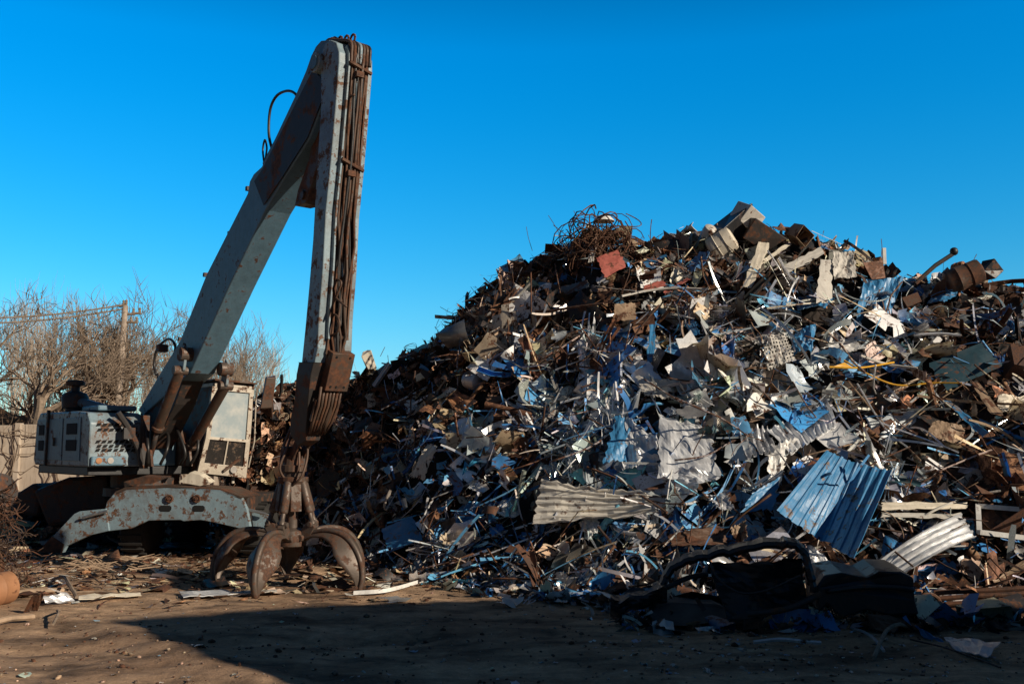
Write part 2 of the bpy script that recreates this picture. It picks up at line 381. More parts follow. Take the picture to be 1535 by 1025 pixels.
PT = {'sheet': [p_sheet() for _ in range(40)], 'strip': [p_strip() for _ in range(30)], 'wire': [p_wire() for _ in range(24)],
      'angle': [p_angle() for _ in range(16)], 'pipe': [p_pipe() for _ in range(10)], 'torn': [p_torn() for _ in range(40)], 'box': [p_box() for _ in range(16)], 'coil': [p_coil() for _ in range(8)], 'sliver': [p_strip(random.uniform(.016, .035), random.choice([.12, .25, .5])) for _ in range(24)], 'bundle': [p_bundle() for _ in range(16)]}
for k in PT: PT[k] = [(np.array([tuple(v) for v in m.v], dtype=np.float32), m.f) for m in PT[k]]

PAL = {'darkrust': ('s_rust', (.07, .034, .019)), 'rust': ('s_rust', (.29, .135, .065)), 'orange': ('s_rust', (.55, .28, .14)), 'tan': ('s_paint', (.60, .45, .30)),
       'cream': ('s_paint', (.78, .71, .58)), 'white': ('s_paint', (.75, .74, .70)), 'blue': ('s_paint', (.04, .20, .48)), 'sky': ('s_paint', (.14, .42, .72)),  # blue and sky paint also stand in for sky reflected by bare metal
       'silver': ('s_metal', (.80, .86, .92)), 'steel': ('s_metal', (.28, .27, .26)), 'black': ('s_paint', (.015, .015, .016)), 'grey': ('s_paint', (.27, .26, .25)), 'teal': ('s_paint', (.03, .09, .12))}
PK = list(PAL)
def blob(px, py, cx, cy, sx, sy): return math.exp(-((px-cx)/sx)**2-((py-cy)/sy)**2)
def weights(px, py):
    w_ = dict(darkrust=3.4, rust=3.0, orange=.6, tan=1.5, cream=.9, white=.25, blue=.35, sky=.2, silver=1.1, steel=1.4, black=2.6, grey=1.0, teal=.3)
    def add(b, **k):
        for n, v in k.items(): w_[n] = max(.02, w_[n]+b*v)
    add(blob(px, py, 1020, 620, 270, 130), blue=3, sky=3.4, silver=13, white=3.6, cream=1.6, tan=-1, rust=-2.2, darkrust=-2.4, steel=-.8, black=-.6)
    add(blob(px, py, 1290, 500, 170, 60), blue=5, sky=3.2, silver=11, white=2.2, cream=1, rust=-2, darkrust=-2.5)
    add(blob(px, py, 740, 770, 160, 90), blue=4, sky=2.8, silver=5.5, white=1.3, rust=-1.5)
    add(blob(px, py, 950, 820, 250, 55), silver=4.5, cream=2.2, blue=1, sky=.9, white=1)
    add(blob(px, py, 1180, 380, 130, 60), cream=3.2, tan=3.0, grey=3, silver=1, rust=-1, blue=-.2)
    add(blob(px, py, 800, 440, 230, 90), rust=6, orange=3.0, tan=2, silver=-.6, steel=-.8, grey=-.5)
    add(blob(px, py, 1470, 470, 90, 90), darkrust=5, black=5, rust=1, tan=-.6)
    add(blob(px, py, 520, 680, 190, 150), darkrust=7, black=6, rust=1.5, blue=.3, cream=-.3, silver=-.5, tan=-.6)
    add(blob(px, py, 700, 600, 80, 60), orange=6, rust=5, tan=1.5)
    add(blob(px, py, 1400, 680, 170, 130), rust=2.5, tan=1.4, darkrust=1.5, silver=1.2, black=1.5, blue=.3)
    add(blob(px, py, 1130, 500, 90, 40), cream=1, silver=2, rust=1)
    add(blob(px, py, 930, 760, 340, 130), silver=6, blue=3, sky=3.4, white=1.4)
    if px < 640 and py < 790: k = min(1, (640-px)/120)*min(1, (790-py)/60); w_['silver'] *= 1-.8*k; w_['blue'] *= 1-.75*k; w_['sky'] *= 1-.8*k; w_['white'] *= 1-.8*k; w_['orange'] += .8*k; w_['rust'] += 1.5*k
    return w_
TYPW = {'s_rust': (('sheet', 2), ('strip', 2.4), ('wire', 2.0), ('angle', 1.8), ('pipe', .5), ('torn', 3.2), ('box', .8), ('coil', .1), ('bundle', .5)),
        's_paint': (('sheet', 3.4), ('strip', 2.2), ('wire', .8), ('angle', 1.3), ('pipe', .3), ('torn', 3), ('box', .8), ('coil', .05)),
        's_metal': (('sheet', 2.4), ('strip', 4.5), ('wire', 2.5), ('angle', 1.2), ('pipe', .3), ('torn', 3), ('box', .3), ('coil', .1), ('bundle', 1.6))}
def wchoice(items):
    t = random.random()*sum(w for _, w in items)
    for k, w_ in items:
        t -= w_
        if t <= 0: return k
    return items[-1][0]
def rotfor(nrm, jit, dirbias=None):
    z = (nrm+V((random.gauss(0, jit), random.gauss(0, jit), random.gauss(0, jit)))).normalized()
    a = V((random.gauss(0, 1), random.gauss(0, 1), random.gauss(0, 1)*.7))
    if dirbias is not None: a = dirbias*1.6+a*.45
    x = (a-z*a.dot(z)).normalized(); y = z.cross(x)
    return Matrix((x, y, z)).transposed()
class Bag:
    def __init__(s): s.v = []; s.c = []; s.lt = []; s.idx = []; s.n = 0
    def put(s, proto, R, sc, pos, col):
        v, f = proto; vv = (v*sc) @ np.array(R.transposed(), dtype=np.float32)+np.array(pos, dtype=np.float32)
        s.v.append(vv); s.c.append(np.tile(np.array((*col, 1), dtype=np.float32), (len(v), 1)))
        for q in f: s.lt.append(len(q)); s.idx += [i+s.n for i in q]
        s.n += len(v)
    def build(s, name, mat):
        me = bpy.data.meshes.new(name); me.vertices.add(s.n); me.vertices.foreach_set('co', np.concatenate(s.v).ravel())
        me.loops.add(len(s.idx)); me.loops.foreach_set('vertex_index', np.array(s.idx, dtype=np.int32))
        lt = np.array(s.lt, dtype=np.int32); me.polygons.add(len(lt)); ls = np.concatenate(([0], np.cumsum(lt)[:-1])).astype(np.int32)
        me.polygons.foreach_set('loop_start', ls); me.polygons.foreach_set('loop_total', lt)
        me.update(calc_edges=True)
        at_ = me.attributes.new('col', 'FLOAT_COLOR', 'POINT'); at_.data.foreach_set('color', np.concatenate(s.c).ravel())
        me.materials.append(mat); o = bpy.data.objects.new(name, me); C.objects.link(o); return o
bags = {k: Bag() for k in ('s_rust', 's_paint', 's_metal')}; wires = Bag()
def vary(c, a=.35):
    k = math.exp(random.gauss(0, a)); return tuple(min(.85, max(.004, x*k*(1+random.gauss(0, .06)))) for x in c)
def sample_heap():
    while True:
        uu = random.uniform(su[0]+.012, u_of(1640)); B = float(np.interp(uu, bu, bv)); K = float(np.interp(uu, cu, cv))
        y = random.uniform(B-.25, K+1.3); x = uu*y
        if random.random() < y/21: return x, y

KEEP = []
def keepq(P):
    for u in (0, .25, .5, .75, 1):
        for v in (0, .33, .66, 1): KEEP.append((P[0]*(1-u)+P[1]*u)*(1-v)+(P[3]*(1-u)+P[2]*u)*v)
from mathutils.kdtree import KDTree
KT = [None]
def blocked(p, s, pr=.88):
    if KT[0] is None:
        KT[0] = KDTree(len(KEEP)); [KT[0].insert(q, i) for i, q in enumerate(KEEP)]; KT[0].balance()
    q, i, d = KT[0].find(p)
    vd = (CP-p).normalized(); off = (p-q).dot(vd)
    return d < .1+.42*s and off > -.25-.0*s and random.random() < pr

def facets(sd, n=6):
    r = random.Random(sd); A = [(r.gauss(0, 1), r.gauss(0, 1), r.gauss(0, .35)) for _ in range(n)]; B = [(r.gauss(0, 1), r.gauss(0, 1), r.gauss(0, .35)) for _ in range(n)]
    return lambda u, v: max(p*(u-.5)+q*(v-.5)+s for p, q, s in A)+min(p*(u-.5)+q*(v-.5)+s for p, q, s in B)
# ------------------------------------------------------------------ larger scrap pieces: each one its own object
def zone(px, py):
    if py > 800 and px < 900: return 'at the left foot of the heap'
    if py > 800: return 'at the right foot of the heap'
    if px < 560: return 'on the dark flank behind the grapple'
    if px < 760: return 'on the lower left flank of the heap' if py > 620 else 'on the upper left flank of the heap'
    if px < 960: return 'just below the rusty wire nest' if py < 500 else ('left of the crumpled silver sheets' if py < 700 else 'around the cream ribbed panel')
    if px < 1180: return 'near the grey box on the summit' if py < 440 else ('on the middle slope above the crumpled silver sheets' if py < 600 else 'below the crumpled silver sheets')
    if px < 1340: return 'below the right end of the summit' if py < 480 else ('around the yellow straps' if py < 640 else 'around the blue ribbed sheet')
    return 'on the dark right shoulder of the heap' if py < 520 else ('around the dark teal panel' if py < 660 else 'on the lower right slope of the heap')
KN = {'sheet': ('bent_sheet', 'bent sheet', 'metal sheet'), 'strip': ('metal_strip', 'twisted strip', 'metal strip'), 'angle': ('steel_section', 'folded steel section', 'steel profile'),
      'pipe': ('pipe_offcut', 'short length of pipe', 'pipe'), 'torn': ('torn_plate', 'torn plate', 'metal plate'), 'box': ('broken_casing', 'broken open casing', 'casing'), 'coil': ('wire_coil', 'loose coil of wire', 'wire coil')}
CN = {'darkrust': 'dark rusted', 'rust': 'rusty brown', 'orange': 'orange rusted', 'tan': 'tan', 'cream': 'cream painted', 'white': 'white', 'blue': 'deep blue', 'sky': 'bright blue', 'silver': 'shiny silver', 'steel': 'dull steel', 'black': 'black', 'grey': 'grey painted', 'teal': 'dark teal'}
PM = {}
def piece_mesh(ty, k, mk):
    if (ty, k, mk) not in PM:
        v, f = PT[ty][k]; me = bpy.data.meshes.new(KN[ty][0]); me.from_pydata(v.tolist(), [], f); me.materials.append(M[mk+'_o']); me.update(); PM[ty, k, mk] = me
    return PM[ty, k, mk]
# ------------------------------------------------------------------ the pieces one can point to
def sheetq(name, label, cat, cs, mat, nu=10, nv=10, crumple=.03, ribs=0, ribd=.03, ribdir='u', fold=None, lift=.15, jag=.0, parent=None, bow=0., seed=None, color=None, th=.006):
    """a sheet through four corner pixels (clockwise from the upper left), each set on the heap surface and lifted off it"""
    P = [onheap(c[0], c[1], (c[2] if len(c) > 2 else lift)) for c in cs]; keepq(P); FC = facets(cs[0][0]); nu, nv = (max(nu, 18), max(nv, 18)) if crumple > .025 else (nu, nv); sd = seed if seed is not None else random.uniform(0, 99)
    n = ((P[1]-P[0]).cross(P[3]-P[0])).normalized()
    if n.dot(CP-P[0]) < 0: n = -n
    def f(u, v):
        p = (P[0]*(1-u)+P[1]*u)*(1-v)+(P[3]*(1-u)+P[2]*u)*v
        h = crumple*1.0*fbm(u*2.2+sd, v*2.2, sd)+crumple*.25*fbm(u*6+sd, v*6, sd)+(crumple*2.2*FC(u, v) if crumple > .025 else 0)
        if ribs:
            q = ((u if ribdir == 'u' else v)*ribs) % 1; h += ribd*(1 if q < .28 else 0)
        if fold: 
            q = (u if fold[0] == 'u' else v); h += fold[2]*(1-abs(q-fold[1])/(fold[1] if q < fold[1] else 1-fold[1]))
        h += bow*math.sin(math.pi*u)
        e = jag*fbm(u*9+sd, v*9, 5)*(abs(u-.5)*2)**6; e2 = jag*fbm(u*9+sd, v*9, 8)*(abs(v-.5)*2)**6
        return p+n*h+(P[1]-P[0]).normalized()*e+(P[3]-P[0]).normalized()*e2
    m = MB(); m.grid(f, nu, nv)
    o = m.build(name, mat, parent, smooth=False, solid=th, origin=sum(P, V((0, 0, 0)))/4 if parent is None else sum(P, V((0, 0, 0)))/4, col=color)
    if parent is None: tag(o, label, cat)
    return o
def pmat(nm, c, rust=.3, rough=.5, metal=0., **k):
    if nm not in M: M[nm] = paint(nm, c, rust, rough, metal, **k)
    return M[nm]
mBlue = pmat('blue_sheet_paint', (.05, .24, .48), .3, .42, scale=1.6, rustcol=(.25, .2, .17)); mAlu = pmat('crumpled_aluminium', (.80, .82, .84), .10, .34, .35, scale=1.5); mCream = pmat('cream_sheet_paint', (.74, .67, .54), .22, .5)
mGrey = pmat('grey_panel_paint', (.60, .57, .51), .28, .5); mWhite = pmat('white_panel_paint', (.80, .79, .75), .2, .4); mTeal = pmat('dark_teal_paint', (.025, .07, .095), .3, .45)
mRed = pmat('faded_red_paint', (.46, .13, .10), .35, .6); mTan = pmat('tan_sheet', (.36, .25, .16), .4, .65); mYel = pmat('yellow_strap_paint', (.80, .42, .03), .2, .45); mBlk = pmat('black_body_paint', (.016, .017, .02), .3, .36)
mBrn = pmat('brown_sheet', (.17, .10, .065), .5, .6); mZinc = pmat('galvanised_sheet', (.62, .63, .65), .2, .35, .4)
# blue ribbed sheet with a crease
bs = sheetq('corrugated_sheet', 'bright blue ribbed roofing sheet leaning on the heap, its right part bent back into shade', 'metal sheet',
   [(1238, 676, .85), (1283, 694, .5), (1232, 812, .6), (1163, 766, 1.0)], mBlue, 36, 12, .02, ribs=4, ribd=.02, seed=3)
b2 = sheetq('bent_half', None, None, [(1283, 694, .5), (1338, 706, 1.3), (1281, 838, 1.35), (1232, 812, .6)], mBlue, 36, 12, .02, ribs=4, ribd=.02, parent=bs, seed=3)
# cream ribbed panel
sheetq('corrugated_sheet', 'cream ribbed sheet lying in the middle of the lower slope', 'metal sheet', [(812, 722, .75), (968, 738, .45), (985, 768, .4), (800, 792, .8)], pmat('old_ribbed_paint', (.80, .75, .65), .25, .5), 16, 40, .05, ribs=6, ribd=.03, ribdir='v', jag=.06)
sheetq('crushed_sheet', 'grey brown crushed sheet at the left end of the cream ribbed sheet', 'metal sheet', [(762, 718, .3), (815, 724, .4), (845, 790, .3), (778, 770, .2)], pmat('drab_sheet', (.22, .19, .16), .4, .6), 12, 12, .09)
# crumpled aluminium group
for q in (('coloured blue as if reflecting the sky, at the left of the crumpled silver group', [(925, 622, .7), (952, 640, .5), (942, 690, .45), (903, 692, .6)], .03, mBlue),  # blue paint stands in for sky mirrored in the aluminium
          ('big crumpled and creased, left of the wide dark panel', [(942, 628, .5), (990, 660, .65), (978, 705, .4), (930, 700, .4)], .07, mAlu),
          ('wide and star creased, in the middle of the slope', [(990, 628, .3), (1062, 640, .35), (1080, 712, .3), (985, 712, .55)], .07, mAlu),
          ('flat and coloured white as a sunlit facet above the wide creased sheet', [(1010, 615, .55), (1050, 604, .65), (1060, 622, .4), (1030, 628, .4)], .01, mWhite),  # white paint stands in for a facet lit by the sun
          ('curled over, just below the wide creased sheet', [(975, 706, .4), (1075, 712, .35), (1040, 738, .45), (968, 726, .35)], .1, mAlu),
          ('curved and pale beige, hanging under the black socket', [(955, 566, .35), (1012, 572, .5), (1002, 598, .4), (965, 592, .3)], .03, mGrey),
          ('white and curved like a wing, left of the blue ribbed sheet', [(1150, 668, .5), (1196, 654, .45), (1176, 702, .4), (1166, 742, .35)], .07, mWhite),
          ('bright blue, lying at the left edge of the blue ribbed sheet', [(1128, 738, .4), (1168, 716, .45), (1160, 762, .4), (1112, 768, .3)], .02, mBlue),
          ('mauve grey and ragged, below the crumpled silver group', [(1062, 744, .3), (1088, 736, .35), (1100, 762, .3), (1078, 766, .3)], .03, mZinc),
          ('pale wing shaped, above the yellow straps', [(1232, 522, .35), (1278, 505, .45), (1292, 522, .4), (1260, 531, .35)], .03, mWhite)):
    sheetq('crumpled_sheet', 'crumpled metal sheet, '+q[0], 'metal sheet', q[1], q[3], 12, 12, q[2], jag=.08)
# ribbed silver panels at the right
sheetq('ribbed_panel', 'shiny silver ribbed panel slanting up to the right above the white wing shaped sheet', 'metal panel', [(1148, 648, .4), (1240, 598, .45), (1252, 640, .45), (1180, 686, .35)], mAlu, 44, 8, .03, ribs=9, ribd=.05)
sheetq('ribbed_panel', 'dull folded silver panel with open slots, left of the shiny ribbed one', 'metal panel', [(1108, 655, .3), (1150, 640, .35), (1160, 690, .3), (1118, 690, .25)], mZinc, 30, 8, .05, ribs=5, ribd=.06)
sheetq('ribbed_panel', 'long silver trim panel with lengthwise grooves and a curled end, lower right', 'metal panel', [(1318, 842, .3), (1440, 772, .6), (1462, 806, .55), (1345, 868, .3)], mAlu, 10, 40, .02, ribs=4, ribd=.05, ribdir='v', bow=.1)
# yellow straps
def rod(name, label, cat, pts, r, mat, lift=.4, n=6, flat=None, parent=None, seg=8):
    P = curve([onheap(p[0], p[1], p[2] if len(p) > 2 else lift) for p in pts], seg); m = MB(); m.tube(P, r*.75, n); KEEP.extend(P[::2])
    if flat:
        m = MB(); 
        for i, p in enumerate(P):
            t = (P[min(i+1, len(P)-1)]-P[max(i-1, 0)]).normalized(); a = t.cross((CP-p).normalized()).normalized(); a = Matrix.Rotation(flat[1], 3, t) @ a; m.v += [tuple(p+a*flat[0]/2), tuple(p-a*flat[0]/2)]
        m.f = [(2*i, 2*i+1, 2*i+3, 2*i+2) for i in range(len(P)-1)]
    o = m.build(name, mat, parent, origin=P[0], solid=.006 if flat else 0)
    if parent is None: tag(o, label, cat)
    return o
rod('yellow_strap', 'short yellow strap crossing over the long one', 'strap', [(1243, 550), (1290, 551), (1340, 543)], .02, mYel, .62)
rod('yellow_strap', 'long thin yellow bar running down to the dark teal panel', 'strap', [(1265, 540), (1300, 560), (1345, 577), (1398, 574), (1442, 574)], .018, mYel, .58)
sheetq('yellow_bracket', 'small bright yellow plate where the yellow straps meet', 'bracket', [(1250, 549, .64), (1266, 543, .66), (1280, 552, .64), (1262, 553, .62)], mYel, 3, 3, .01)
# flat panels
PAN = [('teal_panel', 'dark teal flat panel on the right shoulder of the heap', [(1392, 545, .3), (1470, 514, .6), (1504, 548, .5), (1420, 586, .25)], mTeal, .01),
 ('box_cover', 'upright narrow cream board below the right end of the summit', [(1230, 389, .5), (1248, 390, .5), (1247, 447, .55), (1223, 455, .5)], mGrey, .01),
 ('crumpled_sheet', 'wavy grey sheet right of the upright cream board', [(1248, 385, .35), (1279, 380, .4), (1283, 420, .4), (1249, 420, .4)], mGrey, .05),
 ('flat_bar', 'broad tan bar slanting up to the right under the summit', [(1171, 400, .4), (1230, 370, .5), (1236, 380, .5), (1180, 410, .4)], mGrey, .01),
 ('flat_bar', 'long pale bar standing steeply left of the broad tan bar', [(1138, 362, .5), (1154, 365, .5), (1127, 432, .5), (1113, 430, .5)], mCream, .01),
 ('flat_bar', 'thin pale bar slanting beside the long steep one', [(1178, 366, .45), (1186, 366, .45), (1135, 402, .45), (1128, 400, .45)], mCream, .01),
 ('panel', 'faded red square panel below the wire nest', [(894, 386, .5), (926, 374, .5), (938, 400, .45), (906, 416, .5)], mRed, .02),
 ('panel', 'tan square tin panel in the dark below the red ones', [(921, 456, .4), (952, 454, .4), (953, 479, .5), (919, 482, .5)], mTan, .02),
 ('panel', 'long low red panel right of the red square one', [(966, 428, .4), (994, 420, .4), (1000, 428, .45), (964, 436, .45)], mRed, .01),
 ('panel', 'narrow faded red bar pointing up right', [(994, 438, .45), (1030, 417, .4), (1034, 419, .4), (998, 441, .45)], mRed, .01),
 ('flat_bar', 'small grey white bar beside the red square panel', [(884, 370, .5), (893, 370, .5), (890, 391, .5), (882, 394, .5)], mGrey, .01),
 ('panel', 'tan square lid right of the wire nest', [(943, 356, .4), (957, 364, .45), (950, 372, .45), (939, 366, .4)], mTan, .01),
 ('panel', 'dull blue grey plank left under the red square panel', [(834, 432, .35), (880, 420, .4), (884, 430, .4), (838, 446, .35)], pmat('blue_grey_board', (.12, .14, .15), .4, .6), .015),
 ('flat_strip', 'upright blue strip in the dark above the middle slope', [(974, 482, .45), (983, 482, .45), (980, 542, .5), (970, 543, .5)], mBlue, .01),
 ('panel', 'small blue plate right of the upright blue strip', [(1028, 484, .4), (1040, 478, .4), (1050, 500, .45), (1034, 505, .4)], mBlue, .01),
 ('panel', 'flat blue plate with a chipped edge at the left foot of the heap', [(571, 793, .8), (618, 773, .45), (634, 808, .3), (583, 828, .62)], mBlue, .015),
 ('folded_panel', 'cream board cracked across on the dark left flank', [(640, 664, .75), (658, 670, .5), (640, 722, .35), (616, 712, .75)], mCream, .03),
 ('panel', 'cream curved offcut left of the cracked cream board', [(628, 690, .35), (632, 688, .35), (620, 716, .35), (614, 712, .3)], mCream, .03),
 ('crumpled_sheet', 'orange rusted sheet on the left flank', [(660, 582, .75), (702, 590, .5), (720, 610, .4), (684, 616, .7)], pmat('orange_rust', (.40, .19, .09), .3, .7), .05),
 ('panel', 'brown barred grille panel right of the orange rusted sheet', [(732, 590, .3), (756, 594, .35), (746, 616, .3), (724, 614, .3)], mBrn, .02),
 ('crumpled_sheet', 'blue deep coloured sheet wrapped among silver shreds on the right', [(1290, 430, .3), (1340, 440, .4), (1330, 500, .4), (1285, 490, .3)], mBlue, .13),
 ('crumpled_sheet', 'blue sheet with a pale grey upper face near the right shoulder', [(1388, 452, .35), (1412, 424, .4), (1436, 440, .4), (1420, 462, .3)], mBlue, .04),
 ('crumpled_sheet', 'blue tarpaulin like sheet left of the shredded silver pile', [(1200, 440, .3), (1250, 448, .3), (1228, 478, .35), (1195, 470, .3)], mBlue, .06),
 ('crumpled_sheet', 'blue torn sheet above the perforated plate', [(1185, 500, .3), (1222, 490, .4), (1218, 525, .35), (1190, 528, .3)], mBlue, .08),
 ('flat_board', 'tall brown board standing at the right shoulder below the teal panel', [(1456, 573, .45), (1468, 573, .45), (1505, 622, .4), (1484, 620, .4)], mTan, .01),
 ('crumpled_sheet', 'cream crushed sheet at the right edge beside the tall brown board', [(1498, 590, .4), (1540, 590, .4), (1540, 624, .4), (1502, 618, .35)], mCream, .05),
 ('flat_bar', 'long blue bar slanting down to the right behind the rods', [(1412, 598, .5), (1424, 600, .5), (1482, 648, .5), (1472, 654, .45)], mBlue, .01),
 ('panel', 'tan folded panel in the tangle of rods', [(1400, 632, .45), (1448, 640, .45), (1440, 668, .4), (1388, 654, .4)], mTan, .03),
 ('flat_bar', 'long white bar lying level above the grooved trim panel', [(1322, 753, .4), (1450, 752, .5), (1450, 762, .5), (1322, 764, .4)], mCream, .01),
 ('flat_bar', 'lower white bar lying level, chipped at its ends', [(1322, 768, .42), (1440, 770, .5), (1438, 777, .5), (1322, 774, .42)], mGrey, .01),
 ('panel', 'tan triangular plate at the right foot of the heap', [(1490, 870, .25), (1540, 834, .3), (1545, 850, .3), (1498, 882, .2)], mTan, .02),
 ('panel', 'small folded tan plate in the middle of the foot of the heap', [(1098, 792, .5), (1116, 778, .6), (1124, 806, .5), (1102, 812, .45)], mTan, .03),
 ('crumpled_sheet', 'white curled sheet scrap under the cream ribbed sheet', [(868, 784, .35), (890, 768, .45), (900, 790, .4), (880, 806, .35)], mWhite, .04),
 ('panel', 'rusty orange plate at the left foot of the heap', [(732, 830, .3), (742, 820, .35), (752, 836, .3), (736, 842, .25)], pmat('orange_rust', None), .02),
 ('crumpled_sheet', 'blue curled strip at the left foot beside the flat blue plate', [(684, 752, .4), (712, 750, .4), (700, 790, .4), (678, 782, .3)], mBlue, .08),
 ('crumpled_sheet', 'wide dark sheet in shade above the black car body', [(1000, 800, .3), (1085, 786, .4), (1090, 812, .4), (1010, 822, .3)], mBrn, .03),
 ('crumpled_sheet', 'glossy blue and white crushed sheet between the two black car parts', [(1210, 815, .5), (1262, 842, .5), (1250, 866, .4), (1212, 862, .4)], mAlu, .08),
 ('perforated_sheet', 'pale torn sheet with rows of punched holes on the middle slope', [(1140, 505, .35), (1178, 500, .45), (1192, 545, .4), (1152, 556, .35)], mGrey, .04)]
for nm, lb, cs, mt, cr_ in PAN:
    o = sheetq(nm, lb, {'flat_bar': 'metal bar', 'flat_board': 'board', 'box_cover': 'board'}.get(nm, 'metal panel'), cs, mt, 10, 10, cr_, jag=.04)
    if nm == 'perforated_sheet':
        me = o.data; bm_ = bmesh.new(); bm_.from_mesh(me); bm_.faces.ensure_lookup_table()
        ff = [f for i, f in enumerate(bm_.faces) if (i % 18) % 2 == 1 and (i//18) % 2 == 1]; bmesh.ops.delete(bm_, geom=ff, context='FACES'); bm_.to_mesh(me); bm_.free()
# long bars and rods with their own place
RODS = [('long pale bar running level under the red panels', [(932, 444), (970, 436), (1010, 432), (1062, 434)], .03, mGrey), ('long brown bar above the tan square tin panel', [(800, 470), (850, 462), (905, 455)], .03, mBrn),
 ('pair of thin tan bars running from the yellow straps down right, upper one', [(1270, 570), (1330, 640), (1380, 690)], .018, mTan), ('thin silver bar beside the rusty rods below the yellow straps', [(1285, 575), (1325, 640), (1360, 670)], .02, mZinc),
 ('rusty rod pointing up right from the blue ribbed sheet', [(1210, 682), (1250, 672), (1300, 660)], .014, mTan), ('rusty curved rod in front of the cream ribbed sheet', [(880, 700), (930, 720), (965, 745), (1000, 768)], .025, mBrn),
 ('white curved wire in front of the star creased sheet', [(1010, 692), (1004, 720), (1000, 748)], .012, mWhite), ('long thin rod reaching down the dark left flank', [(648, 712), (628, 750), (600, 778)], .01, mZinc),
 ('dark cable looping over the left end of the cream ribbed sheet', [(905, 718), (860, 735), (832, 750), (840, 775), (815, 790)], .014, M['hose2']), ('pale rod arching over the lower right tangle', [(1370, 785), (1400, 765), (1450, 745), (1500, 735)], .022, mGrey),
 ('rusty hooked rod left of the lower white bars', [(1350, 830), (1354, 800), (1340, 775), (1325, 765)], .01, mTan), ('brown rod standing on the upper left flank', [(832, 395), (836, 420), (840, 440)], .018, mBrn),
 ('long rod slanting across the tangle below the teal panel', [(1335, 655), (1400, 605), (1450, 572)], .012, mTan), ('bright silver tube at the right of the shredded pile', [(1370, 502), (1410, 500), (1440, 503)], .03, mAlu),
 ('pale flat bar behind the silver shreds', [(1150, 462), (1200, 456), (1250, 452)], .02, mCream), ('long tan rod crossing to the teal panel', [(1290, 533), (1330, 546), (1375, 552)], .03, mGrey)]
for lb, pts, r, mt in RODS: rod('steel_bar', lb, 'metal bar', pts, r, mt, .5)
# summit: grey box, tanks, posts
def boxpx(name, label, cat, px, py, Y, sx, sy, sz, rot, mat, hollow=False):
    c = at(px, py, Y); E = Matrix.Rotation(rot[2], 3, 'Z') @ Matrix.Rotation(rot[1], 3, 'Y') @ Matrix.Rotation(rot[0], 3, 'X'); m = MB()
    m.box(c, sx, sy, sz, E @ V((1, 0, 0)), E @ V((0, 1, 0)), E @ V((0, 0, 1)))
    m.v = [tuple(V(v)+V((random.gauss(0, .09)*sx, random.gauss(0, .09)*sx, random.gauss(0, .09)*sz))) for v in m.v]
    if hollow: m.f = [f for i, f in enumerate(m.f) if i != 2]
    return tag(m.build(name, mat, origin=c, bevel=0 if hollow else .012, solid=.01 if hollow else 0), label, cat)
def yc(px): return float(np.interp(u_of(px), cu, cv))
boxpx('metal_box', 'dented grey box tipped on its corner on the very summit', 'metal box', 1118, 326, yc(1118)-.3, .42, .5, .35, (.5, .5, .6), mGrey)
boxpx('metal_box', 'dark open casing under the grey summit box', 'metal box', 1100, 345, yc(1100)-.2, .8, .6, .5, (.2, -.6, .4), mBlk)
boxpx('metal_box', 'dark box right of the grey summit box', 'metal box', 1140, 352, yc(1140)-.4, .6, .5, .4, (.3, .5, .2), pmat('dark_casing', (.05, .04, .035), .5, .5))
boxpx('metal_box', 'small open tan box frame near the summit', 'metal box', 1198, 352, yc(1198)-.4, .3, .4, .3, (.4, .7, .5), mTan, True)
boxpx('metal_box', 'open black socket box above the beige curved sheet', 'metal box', 1000, 548, onheap(1000, 548, .5).y, .42, .3, .4, (.3, .5, .4), mBlk, True)
def tankpx(name, label, cat, a, b, Y, r, mat, sag=0):
    A = at(*a, Y); B = at(*b, Y-.15); ax = (B-A); L_ = ax.length; m = MB(); m.lathe(A, [(r*.6, -.03), (r*.93, 0), (r, .05), (r, L_*.3), (r*1.04, L_*.32), (r, L_*.34), (r*.97, L_*.66), (r*1.02, L_*.68), (r, L_*.7), (r, L_-.05), (r*.93, L_), (r*.6, L_+.03)], 20, ax.normalized())
    return tag(smoothang(m.build(name, mat, origin=A)), label, cat)
tankpx('dented_drum', 'cream dented drum lying below the grey summit box', 'drum', (1066, 376), (1098, 356), onheap(1080, 366, .4).y, .24, mCream)
tankpx('dented_drum', 'light grey small canister left of the cream dented drum', 'drum', (1058, 356), (1066, 342), onheap(1062, 350, .4).y, .13, mGrey)
tankpx('rusted_cylinder', 'rusty brown motor housing on the right skyline', 'motor', (1430, 406), (1446, 401), yc(1436)-.1, .13, pmat('orange_rust', None))
tankpx('rusted_cylinder', 'dark drum at the left top of the right shoulder', 'drum', (1420, 425), (1470, 405), onheap(1450, 420, .4).y, .22, M['brown'])
tankpx('ringed_drum', 'ribbed grey coil drum on the left flank of the heap', 'drum', (700, 568), (716, 572), onheap(706, 570, .35).y, .16, mZinc)
m = MB(); p0 = at(1326, 396, yc(1326)-.2); p1 = at(1325, 372, yc(1326)-.2); m.box((p0+p1)/2, .06, .05, (p1-p0).length); tag(m.build('white_post', mWhite, origin=p0), 'short white post on the skyline right of the summit', 'post')
m = MB(); Yk = yc(1400)-.3; m.tube([at(1372, 425, Yk), at(1402, 398, Yk), at(1428, 381, Yk)], .04, 8)
so_ = m.build('steering_shaft', M['dsteel'], origin=at(1385, 405, Yk)); tag(so_, 'dark shaft with a black ball end pointing up on the right skyline', 'shaft')
m = MB(); m.lathe(at(1430, 377, Yk)-V((.0, 0, .09)), [(.03, .02), (.06, .04), (.075, .09), (.06, .14), (.03, .16)], 12); m.build('ball_end', M['black'], so_, True)
boxpx('metal_box', 'black cube shaped block on the right skyline', 'metal block', 1483, 404, yc(1483)-.3, .26, .25, .24, (.2, .6, .4), mBlk)
